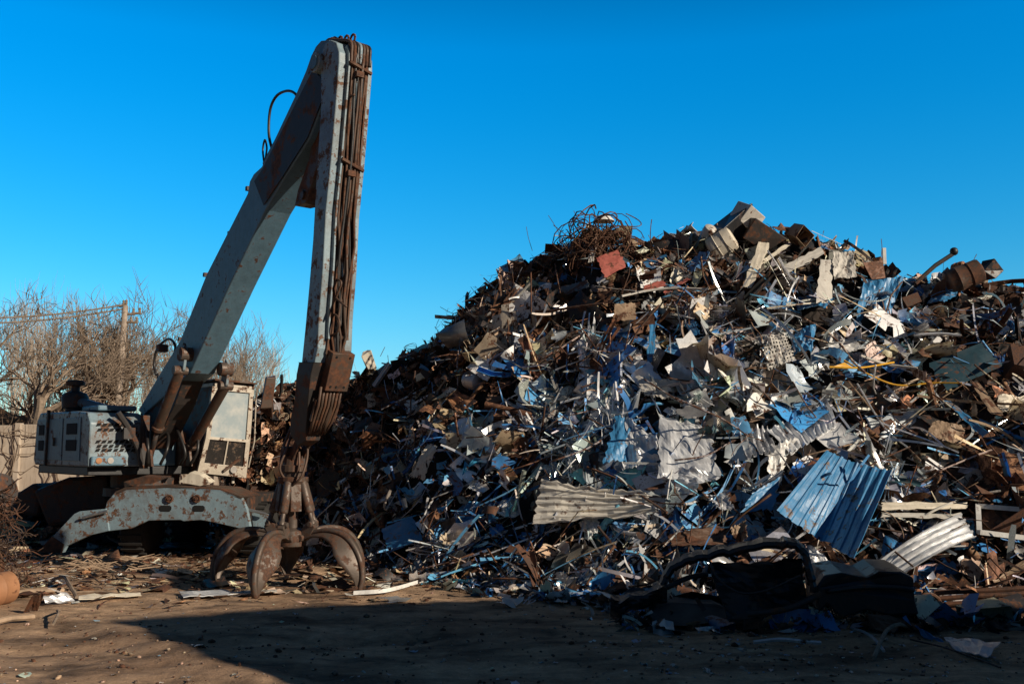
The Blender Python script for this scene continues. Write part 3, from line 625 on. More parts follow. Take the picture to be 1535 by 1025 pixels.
boxpx('metal_box', 'square tan duct elbow standing on the left skyline behind the arm', 'metal box', 402, 590, 20.0, .2, .3, .75, (.1, .12, .3), M['brown'])
boxpx('metal_box', 'cream split block on the left skyline right of the arm', 'metal box', 552, 541, yc(552)-.1, .16, .2, .36, (.1, -.4, .3), mCream)
# skyline wires
for k, (lb, pts) in enumerate([('fine wire sticking up left of the wire nest', [(846, 366), (834, 342), (822, 323)]), ('short upright wire floating over the left skyline', [(798, 376), (792, 356), (789, 340)]), ('thin wire on the skyline just right of the wire nest', [(873, 342), (866, 328), (860, 316)]),
        ('thin whisker on the skyline left above the grapple', [(570, 534), (574, 526), (577, 520)]), ('thin wire right of the cream split block', [(516, 560), (520, 548), (524, 540)]), ('fine upright wire beside the white post', [(1320, 392), (1322, 372), (1321, 358)]), ('fine wire leaning left on the right skyline', [(1470, 404), (1460, 392), (1464, 381)])]):
    m = MB(); yy = yc(pts[0][0])-.1; m.tube(curve([at(p[0], p[1], yy) for p in pts], 5), .007, 4); tag(m.build('thin_wire', M['hose'], origin=at(*pts[0], yy)), lb, 'wire')
# rusty wire nest
m = MB()
cN = onheap(902, 372, .0); KEEP.extend([cN+V((dx, -.2, dz)) for dx in (-.4, -.2, 0, .2, .4) for dz in (-.4, -.2, 0, .2)])

for i in range(150):
    a = random.uniform(0, 6.28); rr = abs(random.gauss(.32, .2)); h = random.uniform(-.5, .42)*(1 if rr < .5 else .5); p = cN+V((rr*math.cos(a)*1.25, rr*math.sin(a)*.7-.15, h)); q = []
    r1 = random.uniform(.12, .4); ax = V((random.gauss(0, 1), random.gauss(0, 1), random.gauss(0, 1))).normalized(); e = ax.orthogonal().normalized(); f_ = ax.cross(e); ph = random.uniform(0, 6.28)
    for k in range(9): t = ph+k*.5; q.append(p+(e*math.cos(t)+f_*math.sin(t))*r1*(1+.04*k)+ax*.02*k)
    m.tube(q, random.uniform(.006, .015), 4, cap=False)
tag(m.build('wire_nest', M['rust'], origin=cN), 'big nest of rusty wire bulging on the left summit of the heap', 'wire tangle')
m = MB(); pW = at(905, 326, cN.y-.1); m.lathe(pW-V((0, 0, .08)), [(.02, .14), (.13, .1), (.2, .02), (.21, 0)], 14); tag(m.build('plastic_cap', mWhite, True and None, origin=pW), 'white rounded cap on top of the rusty wire nest', 'cap')

# car body parts in the shade at the foot
def shell(name, label, cat, outline, Y0, parent=None): pass
car = empty('car_front_body', onheap(1100, 920, .6)*1.0, 'crushed black front body of a car lying in shade at the foot of the heap', 'car body'); 
def carP(px, py, Y): return at(px, py, Y)
m = MB()   # fender arch band
path = [carP(*q) for q in ((975, 912, 11.5), (992, 880, 11.5), (1008, 852, 11.5), (1040, 838, 11.4), (1085, 828, 11.3), (1130, 820, 11.2), (1178, 815, 11.15), (1203, 824, 11.1), (1214, 850, 11.0), (1221, 885, 11.0))]
P = [p+V((.02*fbm(i*.6, 1), .05*fbm(i*.5, 5), .028*fbm(i*.45, 9)-.01)) for i, p in enumerate(curve(path, 6))]; back = V((.12, .75, .1))
for i, p in enumerate(P):
    t = (P[min(i+1, len(P)-1)]-P[max(i-1, 0)]).normalized(); nn = t.cross(V((0, 1, 0))).normalized(); nn = nn if nn.z > 0 else -nn
    if i > len(P)*.8: nn = V((abs(nn.x), nn.y, nn.z)).normalized()
    m.v += [tuple(p-nn*.035-V((0, -.03, 0))), tuple(p), tuple(p+nn*.03+back*.04), tuple(p+nn*.035+back*(.3+.1*fbm(i*.4, 2))), tuple(p-nn*.03+back*(.45+.35*fbm(i*.5, 8)))]
m.f = [(i*5+j, i*5+j+1, (i+1)*5+j+1, (i+1)*5+j) for i in range(len(P)-1) for j in range(4)]
m.build('fender', mBlk, car, False, solid=.012)
m = MB(); Pc = curve([carP(*q) for q in ((1062, 838, 11.25), (1078, 868, 11.1), (1110, 888, 11.0), (1150, 884, 10.95), (1200, 862, 10.95))], 8); m.tube(Pc, [.014]*len(Pc), 6); m.build('bumper_trim', mBlk, car, True)
m = MB(); c0 = [carP(*q) for q in ((1062, 846, 11.45), (1200, 836, 11.4), (1218, 915, 11.25), (1085, 925, 11.3))]
m.grid(lambda u, v: (c0[0]*(1-u)+c0[1]*u)*(1-v)+(c0[3]*(1-u)+c0[2]*u)*v+V((0, .18*facets(5)(u, v)+.05*fbm(u*3, v*3), .04*fbm(u*4, v*4, 3))), 16, 14); m.build('inner_panel', mBlk, car, False, solid=.01)
m = MB(); m.grid(lambda u, v: carP(915+85*u, 890+32*v-22*u*math.sin(u*2)+6*fbm(u*4, 1), 11.6-.25*math.sin(v*3)+.12*fbm(u*4, v*4, 2)), 12, 8); m.build('side_panel', mBlk, car, False, solid=.01)
m = MB(); m.tube(curve([carP(*q) for q in ((1000, 880, 11.4), (1030, 866, 11.6), (1060, 860, 11.7))], 5), .03, 8); m.build('frame_rail', M['dsteel'], car, True); m = MB(); m.tube(curve([carP(*q) for q in ((1120, 920, 10.95), (1180, 912, 10.9), (1230, 890, 11))], 5), .035, 8); m.build('frame_rail', M['dsteel'], car, True)
for i, (a, b, Y) in enumerate((((1225, 848), (1372, 920), 11.15),)):
    bb = MB(); q = [carP(1224, 880, Y), carP(1236, 862, Y), carP(1262, 858, Y), carP(1300, 866, Y+.05), carP(1318, 856, Y), carP(1352, 857, Y), carP(1370, 866, Y), carP(1372, 900, Y), carP(1378, 921, Y), carP(1330, 922, Y), carP(1300, 914, Y), carP(1262, 926, Y), carP(1240, 905, Y), carP(1228, 918, Y)]
    bb.prism(q, V((.1, .8, .05))); bo = bb.build('bumper_block', mBlk, origin=q[0], bevel=.02); tag(bo, 'big black car bumper moulding with rounded corners, right of the crushed car body', 'car bumper')
    m = MB(); m.tube(curve([carP(1240, 886, Y-.03), carP(1290, 880, Y-.05), carP(1340, 880, Y-.05), carP(1370, 884, Y-.03)], 5), .03, 8); m.build('trim_ridge', mBlk, bo, True)
m = MB(); pr = [carP(*q) for q in ((968, 915, 11.6), (975, 905, 11.6), (1010, 903, 11.7), (1075, 905, 11.6), (1096, 915, 11.5), (1092, 930, 11.3), (1030, 938, 11.2), (985, 938, 11.3))]
m.prism(pr, V((0, .5, 0))); o = m.build('concrete_slab', M['rock'], origin=pr[0], bevel=.04); tag(o, 'rough grey slab of broken concrete under the crushed car body', 'concrete slab')
# white box frame at right edge
fr = [onheap(1466, 758, .55), onheap(1540, 764, .6), onheap(1540, 806, .5), onheap(1468, 797, .5)]
m = MB()
for a, b in ((0, 1), (1, 2), (2, 3), (3, 0)): m.tube([fr[a], fr[b]], .045, 4)
ft = m.build('appliance_frame', mWhite, origin=fr[0]); tag(ft, 'white appliance frame with a rusted inside at the right edge', 'appliance frame')
m = MB(); m.grid(lambda u, v: (fr[0]*(1-u)+fr[1]*u)*(1-v)+(fr[3]*(1-u)+fr[2]*u)*v+V((0, .12+.04*fbm(u*4, v*4), 0)), 10, 6); m.build('inner_panel', M['rust'], ft)
# pipes stacked lower right
for i in range(4):
    m = MB(); p = [at(1400+5*i, 888+9*i, 12.3-.1*i), at(1470, 884+9*i+random.uniform(-2, 2), 12.2-.1*i), at(1560, 880+8*i, 12.1-.1*i)]; m.tube(p, .03, 8); tag(m.build('steel_bar', M['rust'], origin=p[0]), ['topmost', 'second', 'third', 'lowest'][i]+' of the long rusty bars lying level at the lower right corner of the heap', 'metal bar')
m = MB(); cc = at(1392, 903, 11.9); m.tube([cc+V((.14*math.cos(a), .02*math.sin(a*2), .1*math.sin(a))) for a in [k*.5 for k in range(12)]], .02, 6); tag(m.build('steel_ring', M['rust'], origin=cc), 'rusty bent ring beside the black bumper moulding', 'metal ring')

# ------------------------------------------------------------------ things on the open ground
m = MB(); P = curve([onz(530, 888, .03), onz(580, 884, .05), onz(625, 872, .06), onz(668, 858, .12), onz(706, 842, .35)], 8)
for i, p in enumerate(P): m.v += [tuple(p+V((0, .0, .025))), tuple(p-V((0, .03, .025))), tuple(p+V((0, .05, -.02)))]
m.f = [(i*3+j, i*3+(j+1) % 3, (i+1)*3+(j+1) % 3, (i+1)*3+j) for i in range(len(P)-1) for j in range(3)]
tag(m.build('white_strip', mWhite, origin=P[0]), 'long white bent strip lying on the dirt right of the grapple', 'metal strip')
def flatg(name, label, cat, cs, mat, z=.05, th=.01):
    P = [onz(c[0], c[1], c[2] if len(c) > 2 else z) for c in cs]; m = MB(); m.grid(lambda u, v: (P[0]*(1-u)+P[1]*u)*(1-v)+(P[3]*(1-u)+P[2]*u)*v+V((0, 0, .03*fbm(u*3+cs[0][0], v*3))), 8, 4)
    return tag(m.build(name, mat, solid=th, origin=P[0]), label, cat)
flatg('sheet_offcut', 'pale blue crumpled sheet flat on the dirt in front of the outrigger', 'metal sheet', [(268, 886), (340, 884), (350, 890), (275, 895)], mAlu)
flatg('sheet_offcut', 'long thin pale strip flat on the dirt beside the front tine', 'metal strip', [(345, 886), (415, 884), (415, 887), (345, 890)], mGrey)
flatg('sheet_offcut', 'bluish grey sheet lying among sticks at the left edge', 'metal sheet', [(62, 895, .12), (100, 888, .15), (112, 900, .05), (70, 904, .05)], mZinc)
flatg('bent_plate', 'brown bent plate propped up at the left edge', 'metal plate', [(48, 893, .22), (66, 890, .25), (56, 915, .02), (35, 917, .02)], mBrn)
flatg('plank', 'thin pale plank lying level near the left edge', 'plank', [(118, 893, .07), (210, 888, .07), (212, 892, .06), (118, 898, .06)], mCream)
flatg('cardboard_sheet', 'dark ground sheet curled at the edge under the outrigger beam', 'sheet', [(195, 810, .1), (290, 812, .1), (292, 822, .05), (190, 820, .05)], mBrn)
for k, (lb, a, b, r, mt, sag) in enumerate([('long white stick lying at the left edge', (0, 893), (95, 884), .035, M['wood'], 0), ('short white stick nearest the camera at the left edge', (-20, 936), (50, 924), .035, M['wood'], 0), ('grey branch leaning left in front of the outrigger foot', (112, 830), (135, 845), .03, M['wood'], 0),
        ('dark crooked stick sticking up near the left edge', (80, 868), (115, 895), .025, M['bark'], .1), ('pale level stick behind the crooked dark one', (110, 888), (205, 893), .022, M['wood'], 0), ('thin dark twig on the dirt left of the shadow', (80, 935), (90, 915), .015, M['bark'], .03),
        ('long rail lying in the shade in front of the concrete slab', (1130, 962), (1230, 963), .022, mZinc, 0), ('thin stick crossing others in the shade, lower right', (1310, 985), (1360, 940), .02, M['bark'], .1), ('thin bar crossing in the shade, lower right', (1278, 942), (1325, 975), .015, mZinc, .03), ('long thin wire trailing in the lower right shade', (1365, 958), (1500, 1000), .01, M['hose2'], 0)]):
    A = onz(*a, .04); B = onz(*b, .04); m = MB(); P = curve([A, A*.6+B*.4+V((.0, .05, .02+sag)), A*.3+B*.7+V((0, -.03, .02+sag)), B], 5); m.tube(P, r, 6); tag(m.build('stick', mt, origin=A), lb, 'stick')
# brushwood in front of the outrigger
m = MB()
for i in range(60):
    c = onz(random.uniform(120, 215), random.uniform(836, 856), random.uniform(.03, .12)); a = random.uniform(-.5, .5)+(math.pi if random.random() < .5 else 0); l = random.uniform(.15, .55)
    m.tube([c, c+V((math.cos(a)*l*.5, math.sin(a)*l*.4, random.uniform(0, .08))), c+V((math.cos(a+.3)*l, math.sin(a+.3)*l*.6, random.uniform(-.05, .1)))], [.014, .01, .004], 5)
tag(m.build('brushwood', M['wood'], origin=onz(165, 845)), 'low pile of broken pale twigs in front of the left outrigger foot', 'brushwood')
# bluish scrap patch lower right
flatg('sheet_offcut', 'blue torn sheet flat on the shaded dirt right of the black bumper', 'metal sheet', [(1370, 935, .08), (1395, 950, .08), (1415, 962, .03), (1385, 955, .03)], mBlue)
flatg('sheet_offcut', 'ragged pale sheet flat on the shaded dirt in the lower right', 'metal sheet', [(1415, 955, .07), (1500, 962, .1), (1480, 985, .04), (1430, 972, .03)], mZinc)
flatg('sheet_offcut', 'brown ragged sheet curled in front of the black bumper', 'metal sheet', [(1300, 920, .2), (1362, 928, .12), (1340, 948, .05), (1305, 942, .05)], mBrn)
# left edge: drum, wire bundle
m = MB(); ax_ = V((.35, .9, .05)).normalized(); c = onz(-32, 915, .0)+V((-.05, .1, .2)); m.lathe(c, [(.14, .03), (.19, .0), (.215, .01), (.205, .04), (.205, .2), (.215, .22), (.205, .24), (.205, .42), (.14, .43)], 24, ax_); tag(smoothang(m.build('rusty_drum', pmat('orange_rust', None), origin=c)), 'orange rusted drum lying cut by the left edge of the photo', 'drum')
m = MB(); cT = V((-7.55, 14.6, .1))
for i in range(420):
    h = random.random()**1.3; a = random.uniform(0, 6.28); rr = (1-h*.8)*.75*random.random()**.5; p = cT+V((rr*math.cos(a), rr*math.sin(a)*.7, h*1.25)); q = [p]; d = V((random.gauss(0, 1), random.gauss(0, 1), random.gauss(-.1, .5))).normalized()
    for k in range(5): d = (d+V((random.gauss(0, .4), random.gauss(0, .4), random.gauss(0, .4)))).normalized(); q.append(q[-1]+d*random.uniform(.05, .11))
    q = [V((v.x, v.y, max(.01, v.z))) for v in q]; m.tube(q, random.uniform(.003, .009), 3, cap=False)
tag(m.build('wire_bundle', M['brown'], origin=cT), 'ragged bundle of dark wire heaped at the left edge', 'wire tangle')
m = MB(); m.lathe(V((-7.75, 14.9, 1.28)), [(.02, -.35), (.26, -.33), (.3, -.2), (.3, .2), (.26, .33), (.02, .35)], 20, V((.8, -.5, .3)).normalized()); tag(smoothang(m.build('old_motor', M['dsteel'], origin=(-7.75, 14.9, 1.28))), 'round dark motor casing on top of the wire bundle at the left edge', 'motor')
m = MB(); m.lathe(V((-7.6, 14.3, .3)), [(.02, -.3), (.28, -.28), (.32, 0), (.28, .28), (.02, .3)], 16, V((.3, .9, .3)).normalized()); tag(smoothang(m.build('rusted_shell', M['rust'], origin=(-7.6, 14.3, .3))), 'rounded rusty shell buried in the wire bundle', 'metal shell')
# dark scrapped plates behind the outrigger
for k, (lb, cs, Y) in enumerate([('dark hollow hopper shell lying behind the left outrigger', ((48, 735), (100, 715), (160, 712), (165, 780), (70, 790)), 20.4), ('low dark sheet pile beneath the wall left of the hopper shell', ((18, 742), (50, 722), (62, 740), (55, 775), (25, 770)), 20.8)]):
    m = MB(); q = [at(*c_, Y) for c_ in cs]; m.prism(q, V((.3, 1.3, 0))); tag(m.build('dark_hopper', M['dsteel'], origin=q[0], bevel=.08), lb, 'hopper')

cnt = {}; big = []
tries = 0
while len(big) < 285:
    x, y = sample_heap(); z = heap(x, y); px, py = proj(x, y, z)
    if px > 1560 or py > 925: continue
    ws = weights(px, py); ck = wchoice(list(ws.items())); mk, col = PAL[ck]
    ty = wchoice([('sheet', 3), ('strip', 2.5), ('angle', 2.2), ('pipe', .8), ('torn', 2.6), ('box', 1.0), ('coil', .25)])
    s = random.uniform(.5, .95)
    if ty in ('strip', 'angle'): s = random.uniform(.9, 1.9)
    if ty in ('pipe',): s = random.uniform(.6, 1.3)
    if px < 760: s *= .8
    if y > float(np.interp(x/y, cu, cv))-1.1: s *= .55
    nr = hnorm(x, y); R = rotfor(nr, .5)
    if blocked(V((x, y, z))+nr*.2, s, 1): continue
    o = bpy.data.objects.new(KN[ty][0], piece_mesh(ty, random.randrange(len(PT[ty])), mk)); C.objects.link(o)
    o.matrix_world = Matrix.Translation(V((x, y, z))+nr*random.uniform(.12, .3)) @ R.to_4x4() @ Matrix.Scale(s, 4)
    o.color = (*vary(col, .25), 1)
    if mk != 's_metal' or ty == 'sheet':
        pass
    md = o.modifiers.new('solid', 'SOLIDIFY'); md.thickness = .008/s
    big.append(o); lb = f'{CN[ck]} {KN[ty][1]} {zone(px, py)}'
    tag(o, lb, KN[ty][2]); cnt.setdefault(lb, []).append(o)
for lb, l in cnt.items():
    if len(l) > 1:
        for o in l: o['group'] = lb+' (several alike)'
for o in big:
    if 'group' not in o: o['group'] = 'larger scrap pieces on the heap'

NP_ = 12500
CL = []
for i in range(900):
    x, y = sample_heap(); z = heap(x, y); px, py = proj(x, y, z); ck = wchoice(list(weights(px, py).items())); CL.append((V((x, y, z)), ck, wchoice(TYPW[PAL[ck][0]]), V((random.gauss(0, 1), random.gauss(0, 1), random.gauss(0, 1)))))
CT = KDTree(len(CL)); [CT.insert(q[0], i) for i, q in enumerate(CL)]; CT.balance()
for i in range(NP_):
    x, y = sample_heap(); z = heap(x, y)
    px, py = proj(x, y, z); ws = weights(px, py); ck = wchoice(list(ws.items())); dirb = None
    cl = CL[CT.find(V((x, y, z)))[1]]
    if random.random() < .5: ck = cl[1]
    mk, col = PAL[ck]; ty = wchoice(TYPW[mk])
    if random.random() < .35 and cl[2] not in ('coil', 'box'): ty = cl[2]
    if random.random() < .55: dirb = cl[3]
    nr = hnorm(x, y)
    s = math.exp(random.gauss(-1.12, .48))
    if ty in ('strip', 'wire', 'angle', 'pipe'): s *= random.uniform(1.2, 2.6)
    if ty in ('box', 'coil'): s *= .9
    s = min(s, 1.5 if ty in ('strip', 'wire') else .8)
    if px < 760 and ty not in ('wire',): s *= .85
    if mk != 's_rust' and ty in ('sheet', 'torn') and blob(px, py, 1050, 620, 330, 170) > .35: s = min(.95, s*1.4)
    if ty == 'bundle': s = random.uniform(.5, 1.1)
    crest = y > float(np.interp(x/y, cu, cv))-1.0
    if crest and ty in ('wire', 'strip', 'angle', 'pipe', 'bundle'): s = min(s, .45)
    R = rotfor(nr, .5, dirb); nudge = random.uniform(-.05, .22)*(.5 if crest else 1)+(random.random()**3*.35 if px < 780 and not crest else 0)
    if z < .3 and y < float(np.interp(x/y, bu, bv))+.5: nudge *= .3; z = max(z, .03)
    if blocked(V((x, y, z))+nr*nudge, s): continue
    bag = bags[mk] if ty not in ('wire', 'coil') else wires
    if bag is wires and mk == 's_metal': bag = bags[mk]
    sc = s
    if ty in ('strip',): sc = np.array((s, s*random.uniform(.6, 1.6), s), dtype=np.float32)
    bag.put(random.choice(PT[ty]), R, sc, V((x, y, z))+nr*nudge, vary(col))
# fine rods and wires lying all over the heap
for i in range(1700):
    x, y = sample_heap(); z = heap(x, y); px, py = proj(x, y, z); nr = hnorm(x, y)
    if blocked(V((x, y, z))+nr*.15, .7, .8): continue
    c = random.choice([(.16, .075, .035), (.30, .17, .10), (.5, .42, .33), (.05, .03, .02), (.35, .34, .33)])
    wires.put(random.choice(PT['wire']), rotfor(nr, .45), random.uniform(.5, 1.9)*(.35 if y > float(np.interp(x/y, cu, cv))-1. else 1), V((x, y, z))+nr*random.uniform(.05, .25), vary(c, .2))
for i in range(3600):
    x, y = sample_heap(); z = heap(x, y); px, py = proj(x, y, z); nr = hnorm(x, y)
    ws = weights(px, py); wl_ = sum(ws[k] for k in ('silver', 'white', 'cream', 'blue', 'sky', 'tan')); 
    if random.random() > wl_/sum(ws.values())*1.5 or blocked(V((x, y, z))+nr*.15, .5, .7): continue
    mk, col = PAL[wchoice([(k, ws[k]) for k in ('silver', 'white', 'cream', 'blue', 'sky', 'tan')])]
    dirb = CL[CT.find(V((x, y, z)))[1]][3] if random.random() < .6 else None
    s_ = random.uniform(.4, 1.6)*(.4 if y > float(np.interp(x/y, cu, cv))-1. else 1)
    bags[mk].put(random.choice(PT['sliver']), rotfor(nr, .4, dirb), np.array((s_, 1., s_), dtype=np.float32)*np.array((1, min(1.2, s_*1.3), 1), dtype=np.float32), V((x, y, z))+nr*random.uniform(.1, .3), vary(col, .2))
# litter along the foot of the heap
for i in range(2600):
    t = random.random(); uu = random.uniform(u_of(500), u_of(1640)); B = float(np.interp(uu, bu, bv)); y = B-abs(random.gauss(0, .55))+.15; x = uu*y
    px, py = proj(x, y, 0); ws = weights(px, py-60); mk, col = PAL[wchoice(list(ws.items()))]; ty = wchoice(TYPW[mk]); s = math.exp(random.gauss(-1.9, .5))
    if ty in ('strip', 'wire'): s *= 2
    R = rotfor(V((0, 0, 1)), .22); bags[mk].put(random.choice(PT[ty]), R, min(s, .6), V((x, y, gz(x, y)+.03+random.random()*.06)), vary(col))
for i in range(900):
    x = random.uniform(1.2, 7.5); y = random.uniform(11.0, 13.3); mk, col = PAL[wchoice([('darkrust', 3), ('black', 3), ('silver', 1.5), ('blue', 1.2), ('rust', 2), ('steel', 2), ('tan', 1), ('cream', .7)])]; ty = wchoice(TYPW[mk]); s = math.exp(random.gauss(-1.5, .5))
    if ty in ('strip', 'wire'): s *= 1.8
    bags[mk].put(random.choice(PT[ty]), rotfor(V((0, -.2, 1)).normalized(), .35), min(s, .8), V((x, y, gz(x, y)+.04+random.random()*.25*max(0, y-11.2)/2)), vary(col))
# rubble under and left of the machine
for i in range(3000):
    x = random.uniform(-10.5, -1.0); y = random.uniform(12.6, 21)
    if y < 13.9+abs(x+4)*.12 and random.random() < .8: continue
    mk, col = random.choice([PAL['darkrust'], PAL['rust'], PAL['rust'], PAL['tan'], PAL['darkrust'], PAL['steel'], PAL['cream'], PAL['black']]); ty = wchoice(TYPW[mk]); s = math.exp(random.gauss(-2.0, .55))
    if ty in ('strip', 'wire'): s *= 2.3
    R = rotfor(V((0, 0, 1)), .15); sc = np.array((s, s, s*.5), dtype=np.float32); bags[mk].put(random.choice(PT[ty]), R, sc, V((x, y, gz(x, y)+.015+random.random()*.03)), vary(col))
# low dark scrap behind the outrigger on the left and along the far ground
for i in range(1800):
    x = random.uniform(-14, -6.5); y = random.uniform(20.5, 27); h = .9*math.exp(-((x+10.5)/2.6)**2-((y-23.5)/2.2)**2)+.15*random.random()
    mk, col = random.choice([PAL['darkrust'], PAL['black'], PAL['black'], PAL['rust'], PAL['tan'], PAL['steel']]); ty = wchoice(TYPW[mk]); s = math.exp(random.gauss(-.9, .4))
    bags[mk].put(random.choice(PT[ty]), rotfor(V((0, -.3, 1)).normalized(), .4), min(s, .9), V((x, y, h)), vary(col))
tag(bags['s_rust'].build('rusty_fragments', M['s_rust_a']), 'small rusty brown fragments packed over the heap', 'scrap metal', kind='stuff')
tag(bags['s_paint'].build('painted_fragments', M['s_paint_a']), 'small painted sheet fragments in cream, black and blue, some blue painted for sky reflections, strewn over the heap', 'scrap metal', kind='stuff')
tag(bags['s_metal'].build('bare_metal_fragments', M['s_metal_a']), 'small shiny bare metal shreds strewn over the heap', 'scrap metal', kind='stuff')
tag(wires.build('loose_wires', M['s_rust_a']), 'thin rusty rods and wires tangled over the heap', 'scrap wire', kind='stuff')
# white chips and stones on the open dirt
chips = Bag(); pebbles = Bag()
stone = []
for _ in range(6):
    bm_ = bmesh.new(); bmesh.ops.create_icosphere(bm_, subdivisions=1, radius=.5)
    for v in bm_.verts: v.co *= 1+random.uniform(-.25, .25); v.co.z *= .6
    stone.append((np.array([tuple(v.co) for v in bm_.verts], dtype=np.float32), [tuple(v.index for v in f.verts) for f in bm_.faces])); bm_.free()
for i in range(850):
    x = random.uniform(-9, 6); y = 8.2+abs(random.gauss(0, 1))*3.2
    if random.random() < .45: x = random.uniform(1, 6); y = random.uniform(9, 12)
    c = random.choice([(.6, .58, .55), (.5, .45, .4), (.25, .38, .5), (.3, .25, .2)]); s = math.exp(random.gauss(-3.5, .45))
    if y > 13.5: s *= 1.7
    chips.put(random.choice(PT['torn']), rotfor(V((0, 0, 1)), .15), s*1.4, V((x, y, gz(x, y)+.008)), vary(c, .15))
for i in range(1700):
    x = random.uniform(-9, 6); y = 8.+abs(random.gauss(0, 1))*3.4; s = math.exp(random.gauss(-3.7, .5))
    pebbles.put(random.choice(stone), rotfor(V((0, 0, 1)), .3), s, V((x, y, gz(x, y)+s*.12)), vary((.30, .21, .15), .5))
tag(chips.build('paper_and_foil_chips', M['s_paint_a']), 'small white and bluish chips littering the trodden dirt', 'litter', kind='stuff')
tag(pebbles.build('pebbles', M['s_rust_a']), 'small brown stones and clods on the dirt yard', 'stones', kind='stuff')
# ------------------------------------------------------------------ material handler
O = V((-6.6, 18.7, 0)); Fv = V((.65, -.76, 0)).normalized(); Rv = V((Fv.y, -Fv.x, 0)); UZ = V((0, 0, 1))
def mp(f, r, z): return O+Fv*f+Rv*r+UZ*z
def onr(px, py, r): return onplane(px, py, O+Rv*r, Rv)
def onf(px, py, f): return onplane(px, py, O+Fv*f, Fv)
mh = empty('material_handler', mp(-.6, 0, 0), 'big weathered blue scrap handling excavator with raised boom left of the heap', 'excavator')
ORG['mh'] = ORG[mh.name]
def mbox(f0, f1, r0, r1, z0, z1, m=None):
    m = m or MB(); m.prism([mp(f0, r0, z0), mp(f1, r0, z0), mp(f1, r1, z0), mp(f0, r1, z0)], UZ*(z1-z0)); return m
# boom
W = .22
bpx = [(207, 615), (236, 566), (270, 510), (309, 412), (371, 290), (374, 272), (380, 261), (392, 250), (443, 142), (458, 107), (466, 84), (473, 70), (481, 61), (493, 60), (502, 70), (504, 90), (497, 120), (464, 208), (426, 268), (398, 315), (344, 428), (285, 559), (270, 572), (215, 622)]
bp = [onr(x, y, W) for x, y in bpx]
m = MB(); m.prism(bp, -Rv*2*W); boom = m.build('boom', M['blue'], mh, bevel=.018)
m = MB(); m.prism([onr(x, y, W-.03) for x, y in ((276, 566), (262, 606), (243, 645), (228, 672), (209, 668), (202, 640), (212, 616))], -Rv*(2*W-.06)); m.build('boom_foot', M['dsteel'], boom, bevel=.015)  # dark with grease; colour also carries the shade of this set-back face
# lighter flanges and inset on the shaded side
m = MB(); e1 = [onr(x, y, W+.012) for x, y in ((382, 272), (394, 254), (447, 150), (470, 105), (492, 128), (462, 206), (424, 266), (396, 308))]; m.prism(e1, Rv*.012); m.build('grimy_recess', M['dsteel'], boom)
for x, y in ((308, 412), (270, 508), (345, 350), (372, 283)): m = MB(); m.box(onr(x, y, 0), .07, .07, .07, Fv, Rv, UZ); m.build('mounting_lug', M['dsteel'], boom)
# boom underside wear plate with rust (lit)
def lerp_poly(pts, n=6): return curve(pts, n)
# pivot
hc = onr(483, 97, W+.0)
m = MB(); m.cyl(hc-Rv*.65, hc+Rv*.13, .145, 28); pv = m.build('pivot_pin', M['bluelit'], boom, bevel=.015); smoothang(pv)
m = MB(); m.cyl(hc+Rv*.13, hc+Rv*.15, .10, 24); m.build('pin_cap', M['blue'], pv)
# loose hoses looping on the back of the boom
for pts, r in ((((408, 226), (403, 200), (405, 165), (414, 145), (428, 137), (440, 139), (448, 150), (455, 175), (440, 215)), .022), (((396, 246), (394, 225), (397, 210), (400, 222), (398, 240), (404, 236)), .016), (((234, 562), (231, 545), (236, 522), (252, 508), (262, 516), (262, 530)), .024), (((236, 560), (240, 590), (241, 612)), .022),
               (((400, 238), (420, 200), (445, 150), (462, 112), (476, 72)), .03), (((396, 246), (416, 208), (440, 160), (458, 118), (470, 84)), .03)):
    m = MB(); m.tube(curve([onr(x, y, W-.12) for x, y in pts], 6), r, 8); m.build('hose', M['hose2'], boom, True)
m = MB(); m.box(onr(243, 522, .25), .16, .18, .14, Fv, Rv, UZ); m.build('valve_block', M['dsteel'], boom, bevel=.02)
# lower arm-cylinder bracket under the boom head
m = MB(); m.prism([onr(x, y, .12) for x, y in ((480, 165), (479, 240), (458, 305), (441, 309), (446, 285), (462, 240), (470, 200))], -Rv*.28); m.build('cylinder_bracket', M['brown'], boom, bevel=.02)
m = MB(); c_ = onr(451, 292, .16); m.cyl(c_, c_-Rv*.4, .07, 16); m.build('bracket_pin', M['brown'], boom)
# arm
AW = .275
afront = [(504, 64), (508, 78), (508, 93), (503, 157), (496, 240), (488, 319), (484, 400), (478, 475), (476, 522), (468, 560), (461, 592), (453, 622), (444, 652)]
aback = [(430, 668), (422, 654), (428, 630), (437, 604), (451, 553), (457, 494), (463, 430), (469, 358), (475, 250), (481, 163), (481, 110), (480, 85), (487, 66), (495, 60)]
ap = [onr(x, y, AW) for x, y in afront[:10]+[(447, 560)]+aback[4:]]
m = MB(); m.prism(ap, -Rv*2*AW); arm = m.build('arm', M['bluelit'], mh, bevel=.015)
m = MB(); secs = []
for (fx, fy), (bx, by), ra, rb in (((473, 543), (450.5, 543), .303, -.303), ((468, 562), (446.5, 562), .3, -.3), ((461, 592), (440, 598), .26, -.22), ((453, 622), (428, 628), .2, -.16), ((447, 645), (424, 652), .16, -.12), ((444, 660), (432, 668), .12, -.1)):
    pf = onr(fx, fy, AW)-Rv*AW; pb_ = onr(bx, by, AW)-Rv*AW; m.v += [tuple(pf+Rv*ra), tuple(pf+Rv*rb), tuple(pb_+Rv*rb), tuple(pb_+Rv*ra)]
m.f = [(i*4+j, i*4+(j+1) % 4, (i+1)*4+(j+1) % 4, (i+1)*4+j) for i in range(5) for j in range(4)]+[(0, 1, 2, 3), (20, 21, 22, 23)]
m.build('arm_end', M['dsteel'], arm, bevel=.01)
